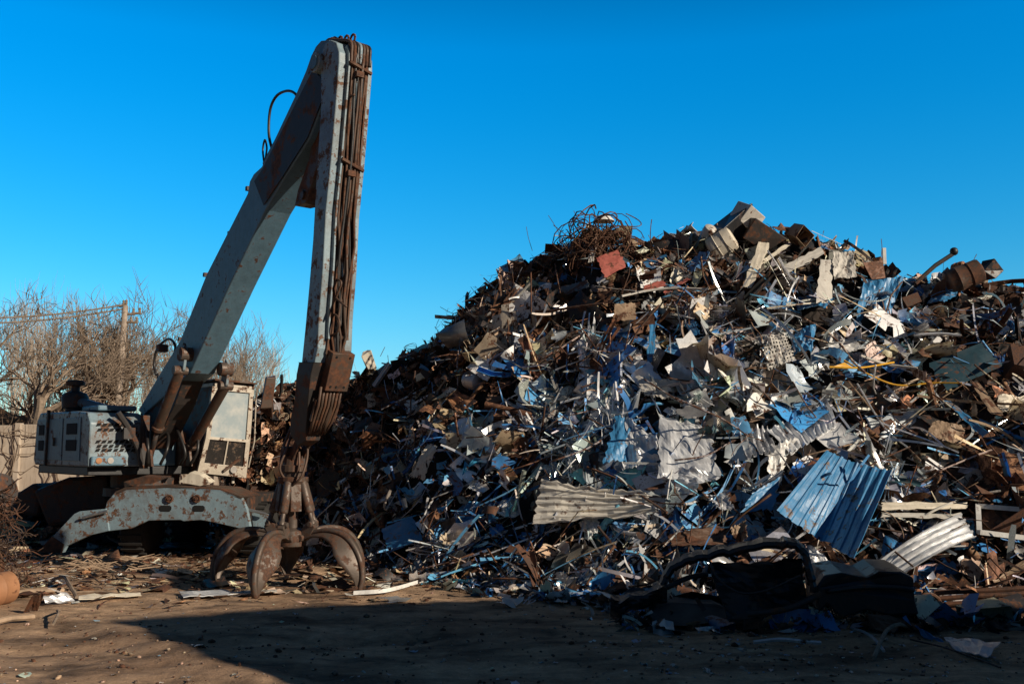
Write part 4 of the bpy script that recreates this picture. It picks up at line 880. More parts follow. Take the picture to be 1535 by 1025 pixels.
AF = [onr(x, y, AW) for x, y in afront]
def armfront(t, r, off):
    k = t*(len(AF)-1); i = min(int(k), len(AF)-2); p = AF[i].lerp(AF[i+1], k-i); d = (AF[i+1]-AF[i]).normalized(); n = Rv.cross(d); n = n if n.dot(Fv) > 0 else -n
    return p+Rv*(r-AW)+n*off
def strip_on_arm(name, mat, t0, t1, r0, r1, off, parent, k=14):
    m = MB()
    for i in range(k+1):
        t = t0+(t1-t0)*i/k
        for r, o_ in ((r0, 0), (r0, off), (r1, off), (r1, 0)): m.v.append(tuple(armfront(t, r, o_)))
    m.f = [(i*4+j, i*4+(j+1) % 4, (i+1)*4+(j+1) % 4, (i+1)*4+j) for i in range(k) for j in range(4)]+[(0, 1, 2, 3), (k*4, k*4+1, k*4+2, k*4+3)]
    return m.build(name, mat, parent)
strip_on_arm('hose_tray', M['dsteel'], .03, .9, -.14, .12, .015, arm, 30)
strip_on_arm('side_flange', M['bluelit'], .03, .64, .13, .155, .07, arm, 30); strip_on_arm('side_flange', M['rust'], .03, .64, -.17, -.145, .07, arm, 30)
mt_ = [M['hose'], M['rust'], M['hose2'], M['bluelit'], M['hose'], M['brown'], M['hose2'], M['rust']]
for i in range(8):
    r0 = .095-.031*i; pts = []
    for k in range(24):
        t = .0+k/23*.97; wob = .02*math.sin(k*.9+i*2)+.014*math.sin(k*2.1+i)*(1 if t > .5 else .5); pts.append(armfront(t, r0+wob*(.7 if t < .45 else 1.6), .05+.02*(i % 3)+.02*math.sin(k*.7+i)))
    m = MB(); m.tube(pts, .014+.004*(i % 3), 7); m.build('hose', mt_[i], arm, True)
for t in (.165, .33): 
    m = MB(); a = armfront(t, .16, .1); b = armfront(t+.012, -.2, .1); m.tube([a, b], .028, 6); c_ = (a+b)/2; m.box(armfront(t+.02, -.0, .12), .05, .12, .08, Fv, Rv, UZ); m.build('hose_clamp', M['rust'], arm)
for pts in (((482, 505), (466, 500), (464, 486), (478, 476), (492, 474), (498, 486), (494, 500), (484, 505)), ((484, 470), (496, 440), (500, 425), (488, 418), (486, 405), (492, 395)), ((486, 440), (496, 452), (508, 462)), ((508, 110+25), (512, 140), (556, 145), (553, 130))[:2]+((512, 150), (520, 148))):
    m = MB(); m.tube(curve([onr(x, y, AW*.3)+Fv*.2 for x, y in pts], 6), .016, 7); m.build('hose', M['hose'], arm, True)
# bundle over the head
for i in range(7):
    r = .12-.05*i; q = [onr(497+2*(i % 2), 82, 0)+Rv*r-Fv*.1, onr(499, 70-3*(i % 3), 0)+Rv*r+Fv*.05+UZ*.04, onr(505, 72, 0)+Rv*r+Fv*.16+UZ*.03, armfront(.02, r, .12), armfront(.1, r, .08), armfront(.16, r, .07)]
    m = MB(); m.tube(curve(q, 5), .024, 7); m.build('hose', mt_[i], arm, True)
m = MB(); 
for k in range(3): c_ = onr(500+5*k, 68, 0)-Rv*(.05*k+.05)+Fv*.1+UZ*(.05+.03*k); m.tube([c_+(Fv*math.cos(a)+UZ*math.sin(a))*.06 for a in [j*.7 for j in range(10)]], .018, 6)
m.build('hose_fitting', M['rust'], arm)
m = MB(); c_ = onr(562, 117, -AW-.03); m.cyl(hc-Rv*.68, hc-Rv*.78, .09, 14); m.build('pin_end', M['dsteel'], arm)
# clamp plates near the end of the arm
t0, t1 = .655, .765
def plate(name, ta, tb, r0, r1, off, th, mat, par, holes):
    a, b, c_, d = armfront(ta, r0, off), armfront(ta, r1, off), armfront(tb, r1, off), armfront(tb, r0, off); nn = (b-a).cross(d-a).normalized(); nn = nn if nn.dot(Fv) > 0 else -nn
    m = MB(); m.prism([a, b, c_, d], -nn*th); p = m.build(name, mat, par, bevel=.01)
    m = MB()
    for u, v in holes: q = (a*(1-u)+b*u)*(1-v)+(d*(1-u)+c_*u)*v; m.cyl(q, q+nn*.008, .018, 8)
    m.build('bolt_hole', M['hole'], p); return p
plate('clamp_plate', .668, .80, .12, -.24, .17, .17, M['brown'], arm, [(.2, .1), (.8, .1), (.2, .88), (.45, .88), (.8, .88)])
plate('slotted_plate', .84, .93, .18, -.22, .1, .05, M['brown'], arm, [(.15, .2), (.15, .8), (.5, .85), (.9, .85), (.85, .2)])
for i in range(7):
    r = .15-.055*i; m = MB(); m.tube([armfront(.79, r, .1), armfront(.86, r*.95, .13), armfront(.93, r*.9, .1), armfront(.985, r*.7, .06)], .02, 7); m.build('hose', [M['hose'], M['brown'], M['rust']][i % 3], arm, True)
# boom cylinders
for r, top, bot in ((.37, (270, 555), (236, 643)), (-.37, (338, 578), (287, 668))):
    A = onr(*top, r); B = onr(*bot, r); d = (B-A).normalized(); m = MB(); m.lathe(A, [(.05, -.06), (.085, -.02), (.085, .05), (.09, .07), (.09, (B-A).length-.08), (.11, (B-A).length-.06), (.11, (B-A).length)], 16, d)
    cy = smoothang(m.build('boom_cylinder', M['brown'], mh)); m = MB(); e_ = mp(.45, r*.9, 1.75); m.cyl(B, e_, .045, 12); m.build('piston_rod', M['dsteel'], cy, True)
    m = MB(); k_ = onr(top[0]+4, top[1]-20, r); m.prism([A+V((0, 0, -.1))-Fv*.05, A+Fv*.12, k_+Fv*.1+UZ*.12, k_+UZ*.25-Fv*.02, A-Fv*.1+UZ*.1], -Rv*.05*(1 if r > 0 else -1)); m.build('mounting_ear', M['bluelit'], cy, bevel=.01)
    m = MB(); m.cyl(k_+Rv*(-.16 if r > 0 else .16)+UZ*.05, k_+Rv*(.06 if r > 0 else -.06)+UZ*.05, .12, 18); m.cyl(A-Rv*.12, A+Rv*.12, .08, 14); m.build('ear_pin', M['grap'], cy)
# superstructure
deck = mbox(-2.9, .1, -1.45, 1.3, 1.5, 1.66).build('deck', M['black'], mh, bevel=.02)
m = MB(); m.lathe(mp(-.6, 0, 1.1), [(.75, 0), (.75, .15), (.62, .16), (.62, .42)], 28); m.build('slewing_ring', M['dsteel'], mh)
def hpt(f, r, px, py): pass
H0, H1 = 1.66, 2.66
hs_ = MB(); prof = [(.30, H0), (.30, H1-.22), (.12, H1-.04), (-.5, H1), (-2.75, H1+.02), (-2.95, H1-.15), (-3.05, H0+.1), (-2.95, H0)]
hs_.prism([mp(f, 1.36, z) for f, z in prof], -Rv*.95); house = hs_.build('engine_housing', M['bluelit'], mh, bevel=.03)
mbox(-2.9, .1, -.3, .41, 1.66, 2.45).build('centre_cover', M['blue'], mh, bevel=.04)
mbox(-2.9, -1.2, -1.4, -.3, 1.66, 2.5).build('rear_cover', M['blue'], mh, bevel=.04)
# doors on the right side of the housing
for a, b, hz in ((-2.85, -2.15, 1), (-2.05, -1.2, 0), (-1.1, -.15, 1)):
    m = MB(); m.prism([mp(a, 1.36, H0+.1), mp(b, 1.36, H0+.1), mp(b, 1.36, H1-.12), mp(a, 1.36, H1-.12)], Rv*.018); d = m.build('side_door', M['blue'], house, bevel=.006)
    if hz:
        m = MB()
        for z in (H1-.42, H1-.72): m.prism([mp(a+.18, 1.38, z), mp(b-.18, 1.38, z), mp(b-.18, 1.38, z+.2), mp(a+.18, 1.38, z+.2)], Rv*.008)
        m.build('vent_opening', M['hole'], d)
    else:
        m = MB(); m.box(mp((a+b)/2, 1.4, H0+.45), .05, .03, .16, Fv, Rv); m.build('door_handle', M['dsteel'], d)
m = MB(); m.prism([mp(-2.13, 1.37, H0), mp(-2.07, 1.37, H0), mp(-2.0, 1.37, H1+.06), mp(-2.08, 1.37, H1+.06)], Rv*.05); m.build('door_post', M['dsteel'], house)
# front grille face slots
m = MB()
for row, (z, n_s) in enumerate(((2.40, 6), (2.31, 6), (2.10, 7), (2.02, 7), (1.95, 7))):
    for i in range(n_s):
        r = 1.26-.105*i-(.02 if row in (1, 3) else 0); w_ = .075; m.prism([mp(.302, r, z-.03), mp(.302, r-w_, z-.02), mp(.302, r-w_-.03, z+.035), mp(.302, r-.03, z+.025)], Fv*.006)
m.prism([mp(.301, 1.3, 1.9), mp(.301, .5, 1.9), mp(.301, .5, 2.47), mp(.301, 1.3, 2.47)], Fv*.001) if False else None; m.build('vent_grille', M['hole'], house)
m = MB(); m.box(mp(.33, 1.02, 1.76), .08, .62, .17, Fv, Rv); lp = m.build('lamp_bracket', M['blue'], house, bevel=.03)
for r, k in ((1.2, 'amber'), (1.0, 'lamp')):
    m = MB(); m.cyl(mp(.37, r, 1.77), mp(.385, r, 1.77), .055, 16); m.build('lamp', M[k], lp)
# dark frame pieces and handrail in front of the grille
m = MB(); m.tube([mp(.5, .95, 2.62), mp(.5, .72, 2.3), mp(.5, .55, 1.95), mp(.5, .5, 1.7)], .055, 8); m.box(mp(.5, .74, 2.25), .08, .2, .2, Fv, Rv); m.build('diagonal_bracket', M['dsteel'], mh)
m = MB(); m.box(mp(.48, .45, 2.1), .12, .12, .95, Fv, Rv); m.build('front_post', M['dsteel'], mh)
# boom foot brackets
for r in (.36, -.36):
    m = MB(); m.prism([mp(-.6, r, 1.66), mp(.75, r, 1.66), mp(.65, r, 1.95), mp(.35, r, 2.1), mp(.2, r, 2.35), mp(-.2, r, 2.5), mp(-.55, r, 2.4)], Rv*.05); m.build('boom_foot_bracket', M['brown'], mh, bevel=.01)
m = MB(); m.cyl(mp(-.05, .5, 2.2), mp(-.05, -.5, 2.2), .1, 16); m.build('foot_pin', M['brown'], mh)
for pts in (((.75, .25, 1.7), (.9, .2, 1.95), (.7, .1, 2.2), (.3, .05, 2.3)), ((.8, -.1, 1.7), (1.0, -.1, 1.9), (.8, -.05, 2.25), (.35, -.1, 2.4)), ((.75, -.3, 1.68), (.95, -.35, 1.95), (.8, -.4, 2.3)), ((.7, .45, 1.7), (.8, .5, 2.0), (.55, .45, 2.3), (.1, .33, 2.6))):
    m = MB(); m.tube(curve([mp(*p) for p in pts], 6), .028, 8); m.build('hose', M['hose2'], mh, True)
# air cleaner
m = MB(); c_ = mp(-1.6, 1.05, H1); m.lathe(c_, [(.17, 0), (.17, .08), (.23, .1), (.25, .3), (.2, .38), (.08, .42), (.08, .52), (.17, .53), (.18, .6), (.14, .63), (.02, .64)], 20); ac = smoothang(m.build('air_cleaner', M['dsteel'], mh))
m = MB(); m.tube([mp(-1.4, 1.0, H1+.2), mp(-1.0, .8, H1+.1), mp(-.6, .7, H1+.03)], .09, 10); m.build('intake_duct', M['blue'], ac, True)
m = MB(); m.box(mp(-.4, .8, H1+.05), .9, .7, .1, Fv, Rv); m.build('hood_cover', M['blue'], mh, bevel=.03)
# cab
cf = .85
TL, TR, ML, MR, BL, BR = onf(322, 579, cf), onf(378, 584, cf), onf(312, 656, cf-.12), onf(372, 661, cf-.12), onf(299, 709, cf-.3), onf(366, 716, cf-.3)
dp = -Fv*1.5
cabm = MB()
def frame_strip(m, a, b, w_): 
    d = (b-a).normalized(); n = d.cross(Fv).normalized(); m.prism([a-n*w_/2, b-n*w_/2, b+n*w_/2, a+n*w_/2], -Fv*.07)
cab = MB(); cab.prism([TL+V((0, 0, .0)), TR, TR+dp, TL+dp], UZ*.08); cabo = cab.build('cab', M['cream'], mh, bevel=.02)
m = MB()
for a, b in ((TL, ML), (ML, BL), (TR, MR), (MR, BR)): frame_strip(m, a, b, .085)
frame_strip(m, ML, MR, .05); frame_strip(m, TL-UZ*.03, TR-UZ*.03, .07); m.build('front_frame', M['cream'], cabo)
B2L = BL.lerp(ML, .3); B2R = BR.lerp(MR, .3)
m = MB(); m.prism([B2L, B2R, BR, BL], -Fv*.12); bx_ = m.build('lower_panel', M['cream'], cabo, bevel=.01)
m = MB(); q = BL.lerp(BR, .72)+UZ*.13+Fv*.02; m.cyl(q-Fv*.03, q+Fv*.05, .065, 16); m.build('work_lamp', M['lamp'], bx_)
m = MB(); m.tube([BL.lerp(BR, .5)+UZ*.08+Fv*.05, BL.lerp(BR, .85)+UZ*.35+Fv*.08], .03, 6); m.build('wiper_arm', M['brown'], bx_)
def pane(name, a, b, c_, d, mat, ins=.03): m = MB(); m.prism([a, b, c_, d], -Fv*.01); o = m.build(name, mat, cabo); return o
o_ = -Fv*.03; pane('windscreen', TL+o_, TR+o_, MR+o_, ML+o_, M['glass']); lw = pane('lower_window', ML+o_, MR+o_, B2R+o_, B2L+o_, M['dglass'])
m = MB(); frame_strip(m, ML.lerp(MR, .5), B2L.lerp(B2R, .5), .025); m.build('window_bar', M['cream'], lw)
m = MB(); 
for P4 in ((TL, TL+dp, BL+dp+Fv*.3, BL), (TR, TR+dp, BR+dp+Fv*.3, BR)):
    m.prism([P4[0], P4[1], P4[2], P4[3]], Rv*.03*(-1 if P4[0] is TL else 1))
m.prism([TL+dp, TR+dp, BR+dp+Fv*.3, BL+dp+Fv*.3], -Fv*.03); m.build('side_wall', M['dsteel'], cabo)
m = MB(); a, b = TL.lerp(TR, -.06), TL.lerp(TR, 1.08); m.prism([a+Fv*.1, b+Fv*.1, b+dp, a+dp], UZ*.035); rf = m.build('roof', M['brown'], cabo, bevel=.01)
for v in rf.data.vertices: v.co.z += .1
m = MB(); m.box(TR+UZ*.06-Fv*.1, .16, .12, .1, Fv, Rv); m.build('roof_lamp', M['brown'], cabo, bevel=.02)
m = MB(); m.tube([TR-Rv*.06+Fv*.05-UZ*.1, MR-Rv*.1+Fv*.06, BR-Rv*.06+UZ*.2+Fv*.05], .014, 6); m.build('grab_rail', M['cream'], cabo)
for k, t in enumerate((.25, .6, .85)):
    m = MB(); q = BL.lerp(BR, t)-UZ*.0-Fv*.2; m.cyl(q, q-UZ*.12, .03, 8); m.build('mount_bolt', M['cream'], cabo)
# undercarriage
Uc = V((-.12, -.99, 0)).normalized(); Ul = V((Uc.y, -Uc.x, 0))      # Ul points to image left
UO = V((-5.72, 17.75, 0))
def up(f, l, z): return UO+Uc*f+Ul*l+UZ*z
def onu(px, py, f=0.): return onplane(px, py, UO+Uc*f, Uc)
pl = [(160, 752), (172, 738), (188, 731), (250, 728), (330, 733), (362, 745), (370, 762), (376, 795), (365, 793), (322, 783), (300, 779), (275, 781), (270, 779), (222, 780), (196, 792), (160, 796), (150, 793)]
m = MB(); m.prism([onu(*p) for p in pl], -Uc*.09); bl = m.build('outrigger_beam', M['bluelit'], mh, bevel=.012)
m = MB(); m.prism([onu(x, y)+Uc*.0 for x, y in ((172, 737), (188, 730), (250, 727), (330, 732), (364, 745), (361, 748), (328, 736), (250, 731), (190, 734), (175, 741))], -Uc*.9); m.build('top_plate', M['brown'], bl)
for x in (248, 298):
    m = MB(); c_ = onu(x, 762); m.prism([c_+Ul*a+UZ*b+Uc*.004 for a, b in ((-.11, -.02), (-.08, -.05), (.08, -.05), (.11, -.02), (.11, .03), (.08, .055), (-.08, .055), (-.11, .03))], Uc*.004); m.build('slot_hole', M['hole'], bl)
for x in (255, 296):
    c_ = onu(x, 747); m = MB(); m.tube([c_+Uc*.03+(Ul*math.cos(a)+UZ*math.sin(a))*.06 for a in [k*.7 for k in range(10)]], .018, 8); m.cyl(c_, c_+Uc*.06, .03, 10); m.build('lifting_eye', M['rust'], bl)
lg = [(160, 762), (120, 766), (112, 770), (58, 827), (95, 828), (100, 818), (135, 802), (165, 795)]
m = MB(); m.prism([onu(x, y, -.0)+Uc*.03 for x, y in lg], -Uc*.1); l1 = m.build('outrigger_leg', M['bluelit'], mh, bevel=.01)
m = MB(); m.prism([onu(x, y)+Uc*.034 for x, y in ((58, 827), (80, 803), (98, 815), (95, 828))], Uc*.006); m.build('foot_plate', M['rust'], l1)
m = MB(); m.cyl(onu(128, 775)+Uc*.1, onu(166, 765)+Uc*.1, .025, 8); m.build('leg_cylinder', M['zinc'], l1)
m = MB(); m.prism([onu(x, y)+Uc*-.2 for x, y in ((370, 765), (398, 773), (400, 800), (378, 798), (372, 790))], -Uc*.09); m.build('outrigger_leg', M['bluelit'], mh, bevel=.01)
m = MB(); m.cyl(onu(362, 762)-Uc*.1, onu(396, 771)-Uc*.1, .025, 8); m.build('leg_cylinder', M['zinc'], mh)
m = MB(); m.prism([up(-.3, 1.0, .7), up(-.3, -1.0, .7), up(-3.6, -1.0, .7), up(-3.6, 1.0, .7)], UZ*.45); m.build('chassis', M['dsteel'], mh, bevel=.03)
tread = []
for f in (-.95, -3.0):
    for l in (1.35, -1.0):
        m = MB(); c_ = up(f, l, .5); ax = Ul*(1 if l > 0 else -1); m.lathe(c_-ax*.3, [(.25, 0), (.42, .02), (.49, .08), (.5, .15), (.5, .3), (.49, .42), (.42, .48), (.27, .5)], 30, ax); wh = smoothang(m.build('wheel', M['tyre'], mh), 50)
        m = MB(); m.lathe(c_+ax*.14, [(.27, .05), (.25, .0), (.12, -.02), (.1, .06), (.03, .07)], 18, ax); m.build('rim', M['rust'], wh)
        m = MB()
        for k in range(22):
            a = k/22*6.283; e = ax.orthogonal().normalized(); g_ = ax.cross(e); m.box(c_-ax*.05+(e*math.cos(a)+g_*math.sin(a))*.505, .44, .05, .03, ax, (g_*math.cos(a)-e*math.sin(a)), (e*math.cos(a)+g_*math.sin(a)))
        m.build('tread', M['tyre'], wh)
# scrap lying on the outrigger top
for lb, cs in (('pale torn sheet lying on the outrigger beam below the cab', ((268, 722), (285, 708), (300, 712), (316, 724), (300, 728))), ('rusty torn plate on the outrigger beam', ((185, 722), (215, 714), (250, 716), (230, 724), (200, 726)))):
    m = MB(); P = [onu(x, y, -.2)+UZ*.0 for x, y in cs]; m.prism(P, -Uc*.2+UZ*.03); tag(m.build('torn_plate', mCream if 'pale' in lb else M['brown'], origin=P[0]), lb, 'metal plate')
# ------------------------------------------------------------------ grapple (hangs from the arm and moves with it: parts of the handler)
G = onr(440, 700, 0); G = V((G.x, G.y, 0)); GX = (G.x, G.y)
gr = empty('grapple', G, 'open five tined orange peel grapple resting on the dirt under the arm', 'grapple')
tip = armfront(.97, 0, -.12)
m = MB(); t_ = V((G.x, G.y, 1.95)); m.prism([tip+Rv*.1+Fv*.09, tip+Rv*.1-Fv*.09, t_+Rv*.1-Fv*.1-UZ*.15, t_+Rv*.1+Fv*.12-UZ*.15], -Rv*.03); m.prism([tip-Rv*.07+Fv*.09, tip-Rv*.07-Fv*.09, t_-Rv*.07-Fv*.1-UZ*.15, t_-Rv*.07+Fv*.12-UZ*.15], -Rv*.03); m.cyl(t_+Rv*.18, t_-Rv*.18, .07, 12); m.build('hanger_link', M['brown'], gr, bevel=.01)
m = MB(); m.lathe(V((G.x, G.y, 1.48)), [(.2, 0), (.22, .03), (.22, .09), (.14, .1), (.14, .16), (.19, .17), (.19, .26), (.16, .27), (.15, .4), (.06, .42)], 20); m.build('rotator', M['brown'], gr); 
m = MB(); m.box(V((G.x+.05, G.y, 1.8)), .24, .22, .2, Fv, Rv); m.build('rotator_motor', M['dsteel'], gr, bevel=.02)
m = MB(); m.lathe(V((G.x, G.y, .68)), [(.12, -.12), (.2, -.1), (.22, 0), (.2, .12), (.09, .16), (.08, .6), (.17, .72), (.2, .8)], 20); smoothang(m.build('hub', M['grap'], gr))
ANG = [R_(a) for a in (172, 258, 335, 40, 104)]
tinep = [(.16, .70), (.36, .77), (.60, .80), (.83, .76), (1.0, .65), (1.12, .48), (1.18, .31), (1.19, .15), (1.15, .0)]
wid = [.10, .13, .20, .34, .46, .46, .34, .20, .06]
cp = curve([V((r, 0, z)) for r, z in tinep], 4); wd = np.interp(np.linspace(0, 8, len(cp)), range(9), wid)
proto_t = None
def tine_mesh():
    m = MB(); nv = 10
    for i, p in enumerate(cp):
        t = (cp[min(i+1, len(cp)-1)]-cp[max(i-1, 0)]).normalized(); inn = V((t.z, 0, -t.x)); inn = inn if inn.dot(V((.55, 0, .2))-p) > 0 else -inn
        for j in range(nv+1):
            v = -1+2*j/nv; m.v.append(tuple(p+V((0, v*wd[i]/2, 0))+inn*(abs(v)**1.25)*wd[i]*.42))
    m.f = [(i*(nv+1)+j, i*(nv+1)+j+1, (i+1)*(nv+1)+j+1, (i+1)*(nv+1)+j) for i in range(len(cp)-1) for j in range(nv)]
    return m
def rib_mesh():
    m = MB(); n = len(cp)
    for i, p in enumerate(cp):
        t = (cp[min(i+1, n-1)]-cp[max(i-1, 0)]).normalized(); inn = V((t.z, 0, -t.x)); inn = inn if inn.dot(V((.55, 0, .2))-p) > 0 else -inn; h = .035+.02*math.sin(math.pi*i/n); w_ = .045
        for a, b in ((-w_, .012), (-w_*.8, -h), (w_*.8, -h), (w_, .012)): m.v.append(tuple(p+V((0, a, 0))+inn*b))
    m.f = [(i*4+j, i*4+(j+1) % 4, (i+1)*4+(j+1) % 4, (i+1)*4+j) for i in range(n-1) for j in range(4)]+[(0, 1, 2, 3), tuple(range(4*n-4, 4*n))]; return m
tm = None
for a in ANG:
    if tm is None:
        to = tine_mesh().build('tine', M['grap'], gr, True, solid=.025); ro = rib_mesh().build('spine_rib', M['grap'], to, True)
        m = MB(); m.prism([V((.13, .05, .62)), V((.34, .05, .72)), V((.42, .05, .86)), V((.33, .05, .95)), V((.2, .05, .84))], V((0, -.1, 0))); m.cyl(V((.2, -.1, .70)), V((.2, .1, .70)), .05, 12); m.cyl(V((.35, -.09, .9)), V((.35, .09, .9)), .04, 12); lo = m.build('hinge_lug', M['grap'], to, bevel=.01)
        m = MB(); m.lathe(V((.36, 0, .9)), [(.05, 0), (.05, .04), (.035, .06), (.035, .16), (.05, .17), (.062, .19), (.062, .62), (.045, .66), (.03, .68)], 16, V((-.22, 0, .68)).normalized()); co_ = smoothang(m.build('tine_cylinder', M['grap'], gr)); 
        m = MB(); m.prism([V((.20, .075, 1.47)), V((.25, .08, 1.08)), V((.25, -.08, 1.08)), V((.20, -.075, 1.47))], V((-.06, 0, .0))); bo_ = m.build('guard_plate', M['grap'], gr, bevel=.01)
        for q in (to, ro, lo, co_, bo_): q.location = (0, 0, 0)
        tm = (to, ro, lo, co_, bo_); first = True
        T = tm
    else:
        T = []
        for q in tm: c_ = q.copy(); C.objects.link(c_); T.append(c_)
        T[1].parent = T[0]; T[2].parent = T[0]
    T[0].rotation_euler = (0, 0, a+R_(random.uniform(-2, 2))); T[3].rotation_euler = (0, 0, a); T[4].rotation_euler = (0, 0, a+R_(36))
for pts in (((-.1, -.15, 1.5), (-.25, -.25, 1.7), (-.1, -.2, 2.0), (.0, -.1, 2.3)), ((.1, -.2, 1.5), (.2, -.25, 1.75), (.15, -.15, 2.05), (.1, -.1, 2.35)), ((-.15, .1, 1.5), (-.3, 0, 1.75), (-.25, .0, 2.0), (-.05, .0, 2.35)), ((.2, .0, 1.5), (.33, -.05, 1.9), (.28, .0, 2.1), (.12, .0, 2.4)), ((.05, -.25, 1.45), (.3, -.35, 1.6), (.38, -.2, 1.95), (.2, -.1, 2.3))):
    m = MB(); m.tube(curve([V((G.x, G.y, 0))+V((p[0]*.62, p[1]*.8, p[2])) for p in pts], 6), .018, 7); m.build('hose', M['hose'], gr, True)

# ------------------------------------------------------------------ wall, pole, wires
m = MB(); yw = 39.
for i in range(9):
    x0 = -22.5+i*2.55; m2 = MB()
    m.v = m.v
wl = empty('concrete_wall', (-12, yw, 0), 'low pale concrete yard wall of cast panels with dry vines, behind the excavator', 'wall')
for i in range(8):
    x1 = -27+i*2.6; m = MB(); top = 2.9+.04*math.sin(i*2.1)
    m.prism([V((x1, yw, -.1)), V((x1+2.5, yw, -.1)), V((x1+2.5, yw, top)), V((x1, yw, top))], V((0, .16, 0))); m.build('wall_panel', M['conc'], wl, bevel=.02)
    m = MB(); m.box((x1+2.55, yw+.02, 1.45), .22, .28, 3.0); m.build('wall_post', M['conc'], wl, bevel=.02)
m = MB()
for i in range(26):
    x = random.uniform(-22, -12); p = V((x, yw-.08, 0)); q = [p]
    for k in range(9): p = p+V((random.gauss(0, .16), random.uniform(-.04, .03), random.uniform(.2, .45))); q.append(p)
    m.tube(q, [.03-.0028*k for k in range(10)], 4, cap=False)
for i in range(8):
    p = V((random.uniform(-22, -14), yw-.12, random.uniform(.8, 2.6))); q = [p]
    for k in range(10): p = p+V((random.uniform(.1, .5), random.uniform(-.04, .03), random.gauss(0, .1))); q.append(p)
    m.tube(q, .02, 4, cap=False)
tag(m.build('dry_vines', M['bark'], origin=(-15, yw-.1, 0)), 'leafless vines climbing the pale concrete wall', 'vine')
Yp = 46; pb = at(174, 640, Yp); pt_ = at(188, 458, Yp)
pole = empty('utility_pole', (pb.x, Yp, 0), 'slim concrete utility pole with crossarms, behind the excavator', 'utility pole')
m = MB(); m.tube([V((pb.x-.1, Yp, 0)), pt_], [.2, .13], 10); m.build('shaft', M['rock'] if False else plain('pole_concrete', (.30, .24, .19), .9), pole, True)
for (x0, y0), (x1, y1) in (((178, 459), (190, 457)), ((184, 472), (211, 469)), ((182, 483), (206, 483))):
    m = MB(); m.tube([at(x0, y0, Yp), at(x1, y1, Yp)], .06, 6); ca = m.build('crossarm', M['bark'], pole)
    for t in (.6, .95): q = at(x0, y0, Yp).lerp(at(x1, y1, Yp), t); m = MB(); m.lathe(q, [(.03, 0), (.07, .08), (.05, .14), (.07, .2), (.02, .26)], 8); m.build('insulator', M['bark'], ca)
for lb, y0, y1, r in (('upper overhead line running left from the utility pole', 457, 461, .035), ('lower overhead line running left from the utility pole', 463, 470, .035)):
    A = at(186, y0, Yp); B = at(-150, y1+10, 42); m = MB(); m.tube([A.lerp(B, t)-UZ*.35*math.sin(math.pi*t) for t in [k/12 for k in range(13)]], r, 6); tag(m.build('power_line', M['bark'], origin=A), lb, 'cable')
P2 = at(153, 461, 44)
# ------------------------------------------------------------------ bare trees
def grow(m, p, d, l, r, lev, up_=.12, spread=.6, kids=(5, 5, 5, 4), tips=None, wob=.22, sides=4):
    segs = max(3, 7-lev*1) if lev < 3 else 3
    q = [p]; rs = [r]; dd = d.normalized()
    for i in range(segs):
        dd = (dd+V((random.gauss(0, wob), random.gauss(0, wob), random.gauss(0, wob)*.6+up_*.5))).normalized(); q.append(q[-1]+dd*l/segs); rs.append(r*(1-.72*(i+1)/segs))
    m[0 if lev == 0 else 1].tube(q, rs, 7 if lev == 0 else (4 if lev < 3 else 3), cap=False)
    if lev >= len(kids): return
    for k in range(kids[lev]):
        t = random.uniform(.32 if lev == 0 else .2, 1.) if k else .97; i = min(int(t*segs), segs-1); pp = q[i].lerp(q[i+1], t*segs-i); ax = (q[i+1]-q[i]).normalized(); o_ = ax.orthogonal().normalized(); o_ = Matrix.Rotation(random.uniform(0, 6.28), 3, ax) @ o_
        nd = (ax*math.cos(spread)+o_*math.sin(spread)*random.uniform(.7, 1.3)+V((0, 0, up_))).normalized(); grow(m, pp, nd, l*random.uniform(.48, .78)*(1-.25*t if lev == 0 else 1), max(rs[i]*.66, .012), lev+1, up_, spread, kids, None, wob, sides)
def tree_proto(kind):
    m = (MB(), MB())
    if kind == 'spread': grow(m, V((0, 0, 0)), V((random.gauss(0, .12), 0, 1)), 3.4, .3, 0, .10, .75, (7, 5, 5, 4))
    elif kind == 'round': grow(m, V((0, 0, 0)), V((.05, 0, 1)), 4.6, .30, 0, .16, .62, (9, 6, 5, 4), wob=.17)
    elif kind == 'tall': grow(m, V((0, 0, 0)), V((random.gauss(0, .05), 0, 1)), 6.0, .2, 0, .22, .55, (9, 5, 4, 4), wob=.16)
    else: grow(m, V((0, 0, 0)), V((0, 0, 1)), 7.0, .13, 0, .45, .38, (12, 5, 4, 3), wob=.09)
    return m
bmat = {'round': M['bark'], 'spread': M['bark'], 'tall': M['bark'], 'pale': M['palebark']}
random.seed(21)
protos = {}
for k in ('spread', 'tall', 'pale', 'round'):
    for j in range(3 if k != 'spread' else 4):
        mm = tree_proto(k); top = max(v[2] for v in mm[1].v); out = []
        for q, nm in ((mm[0], 'trunk'), (mm[1], 'crown')):
            me = bpy.data.meshes.new(nm); me.from_pydata(q.v, [], q.f); me.materials.append(bmat[k]); out.append(me)
        protos[k, j] = (out, top)
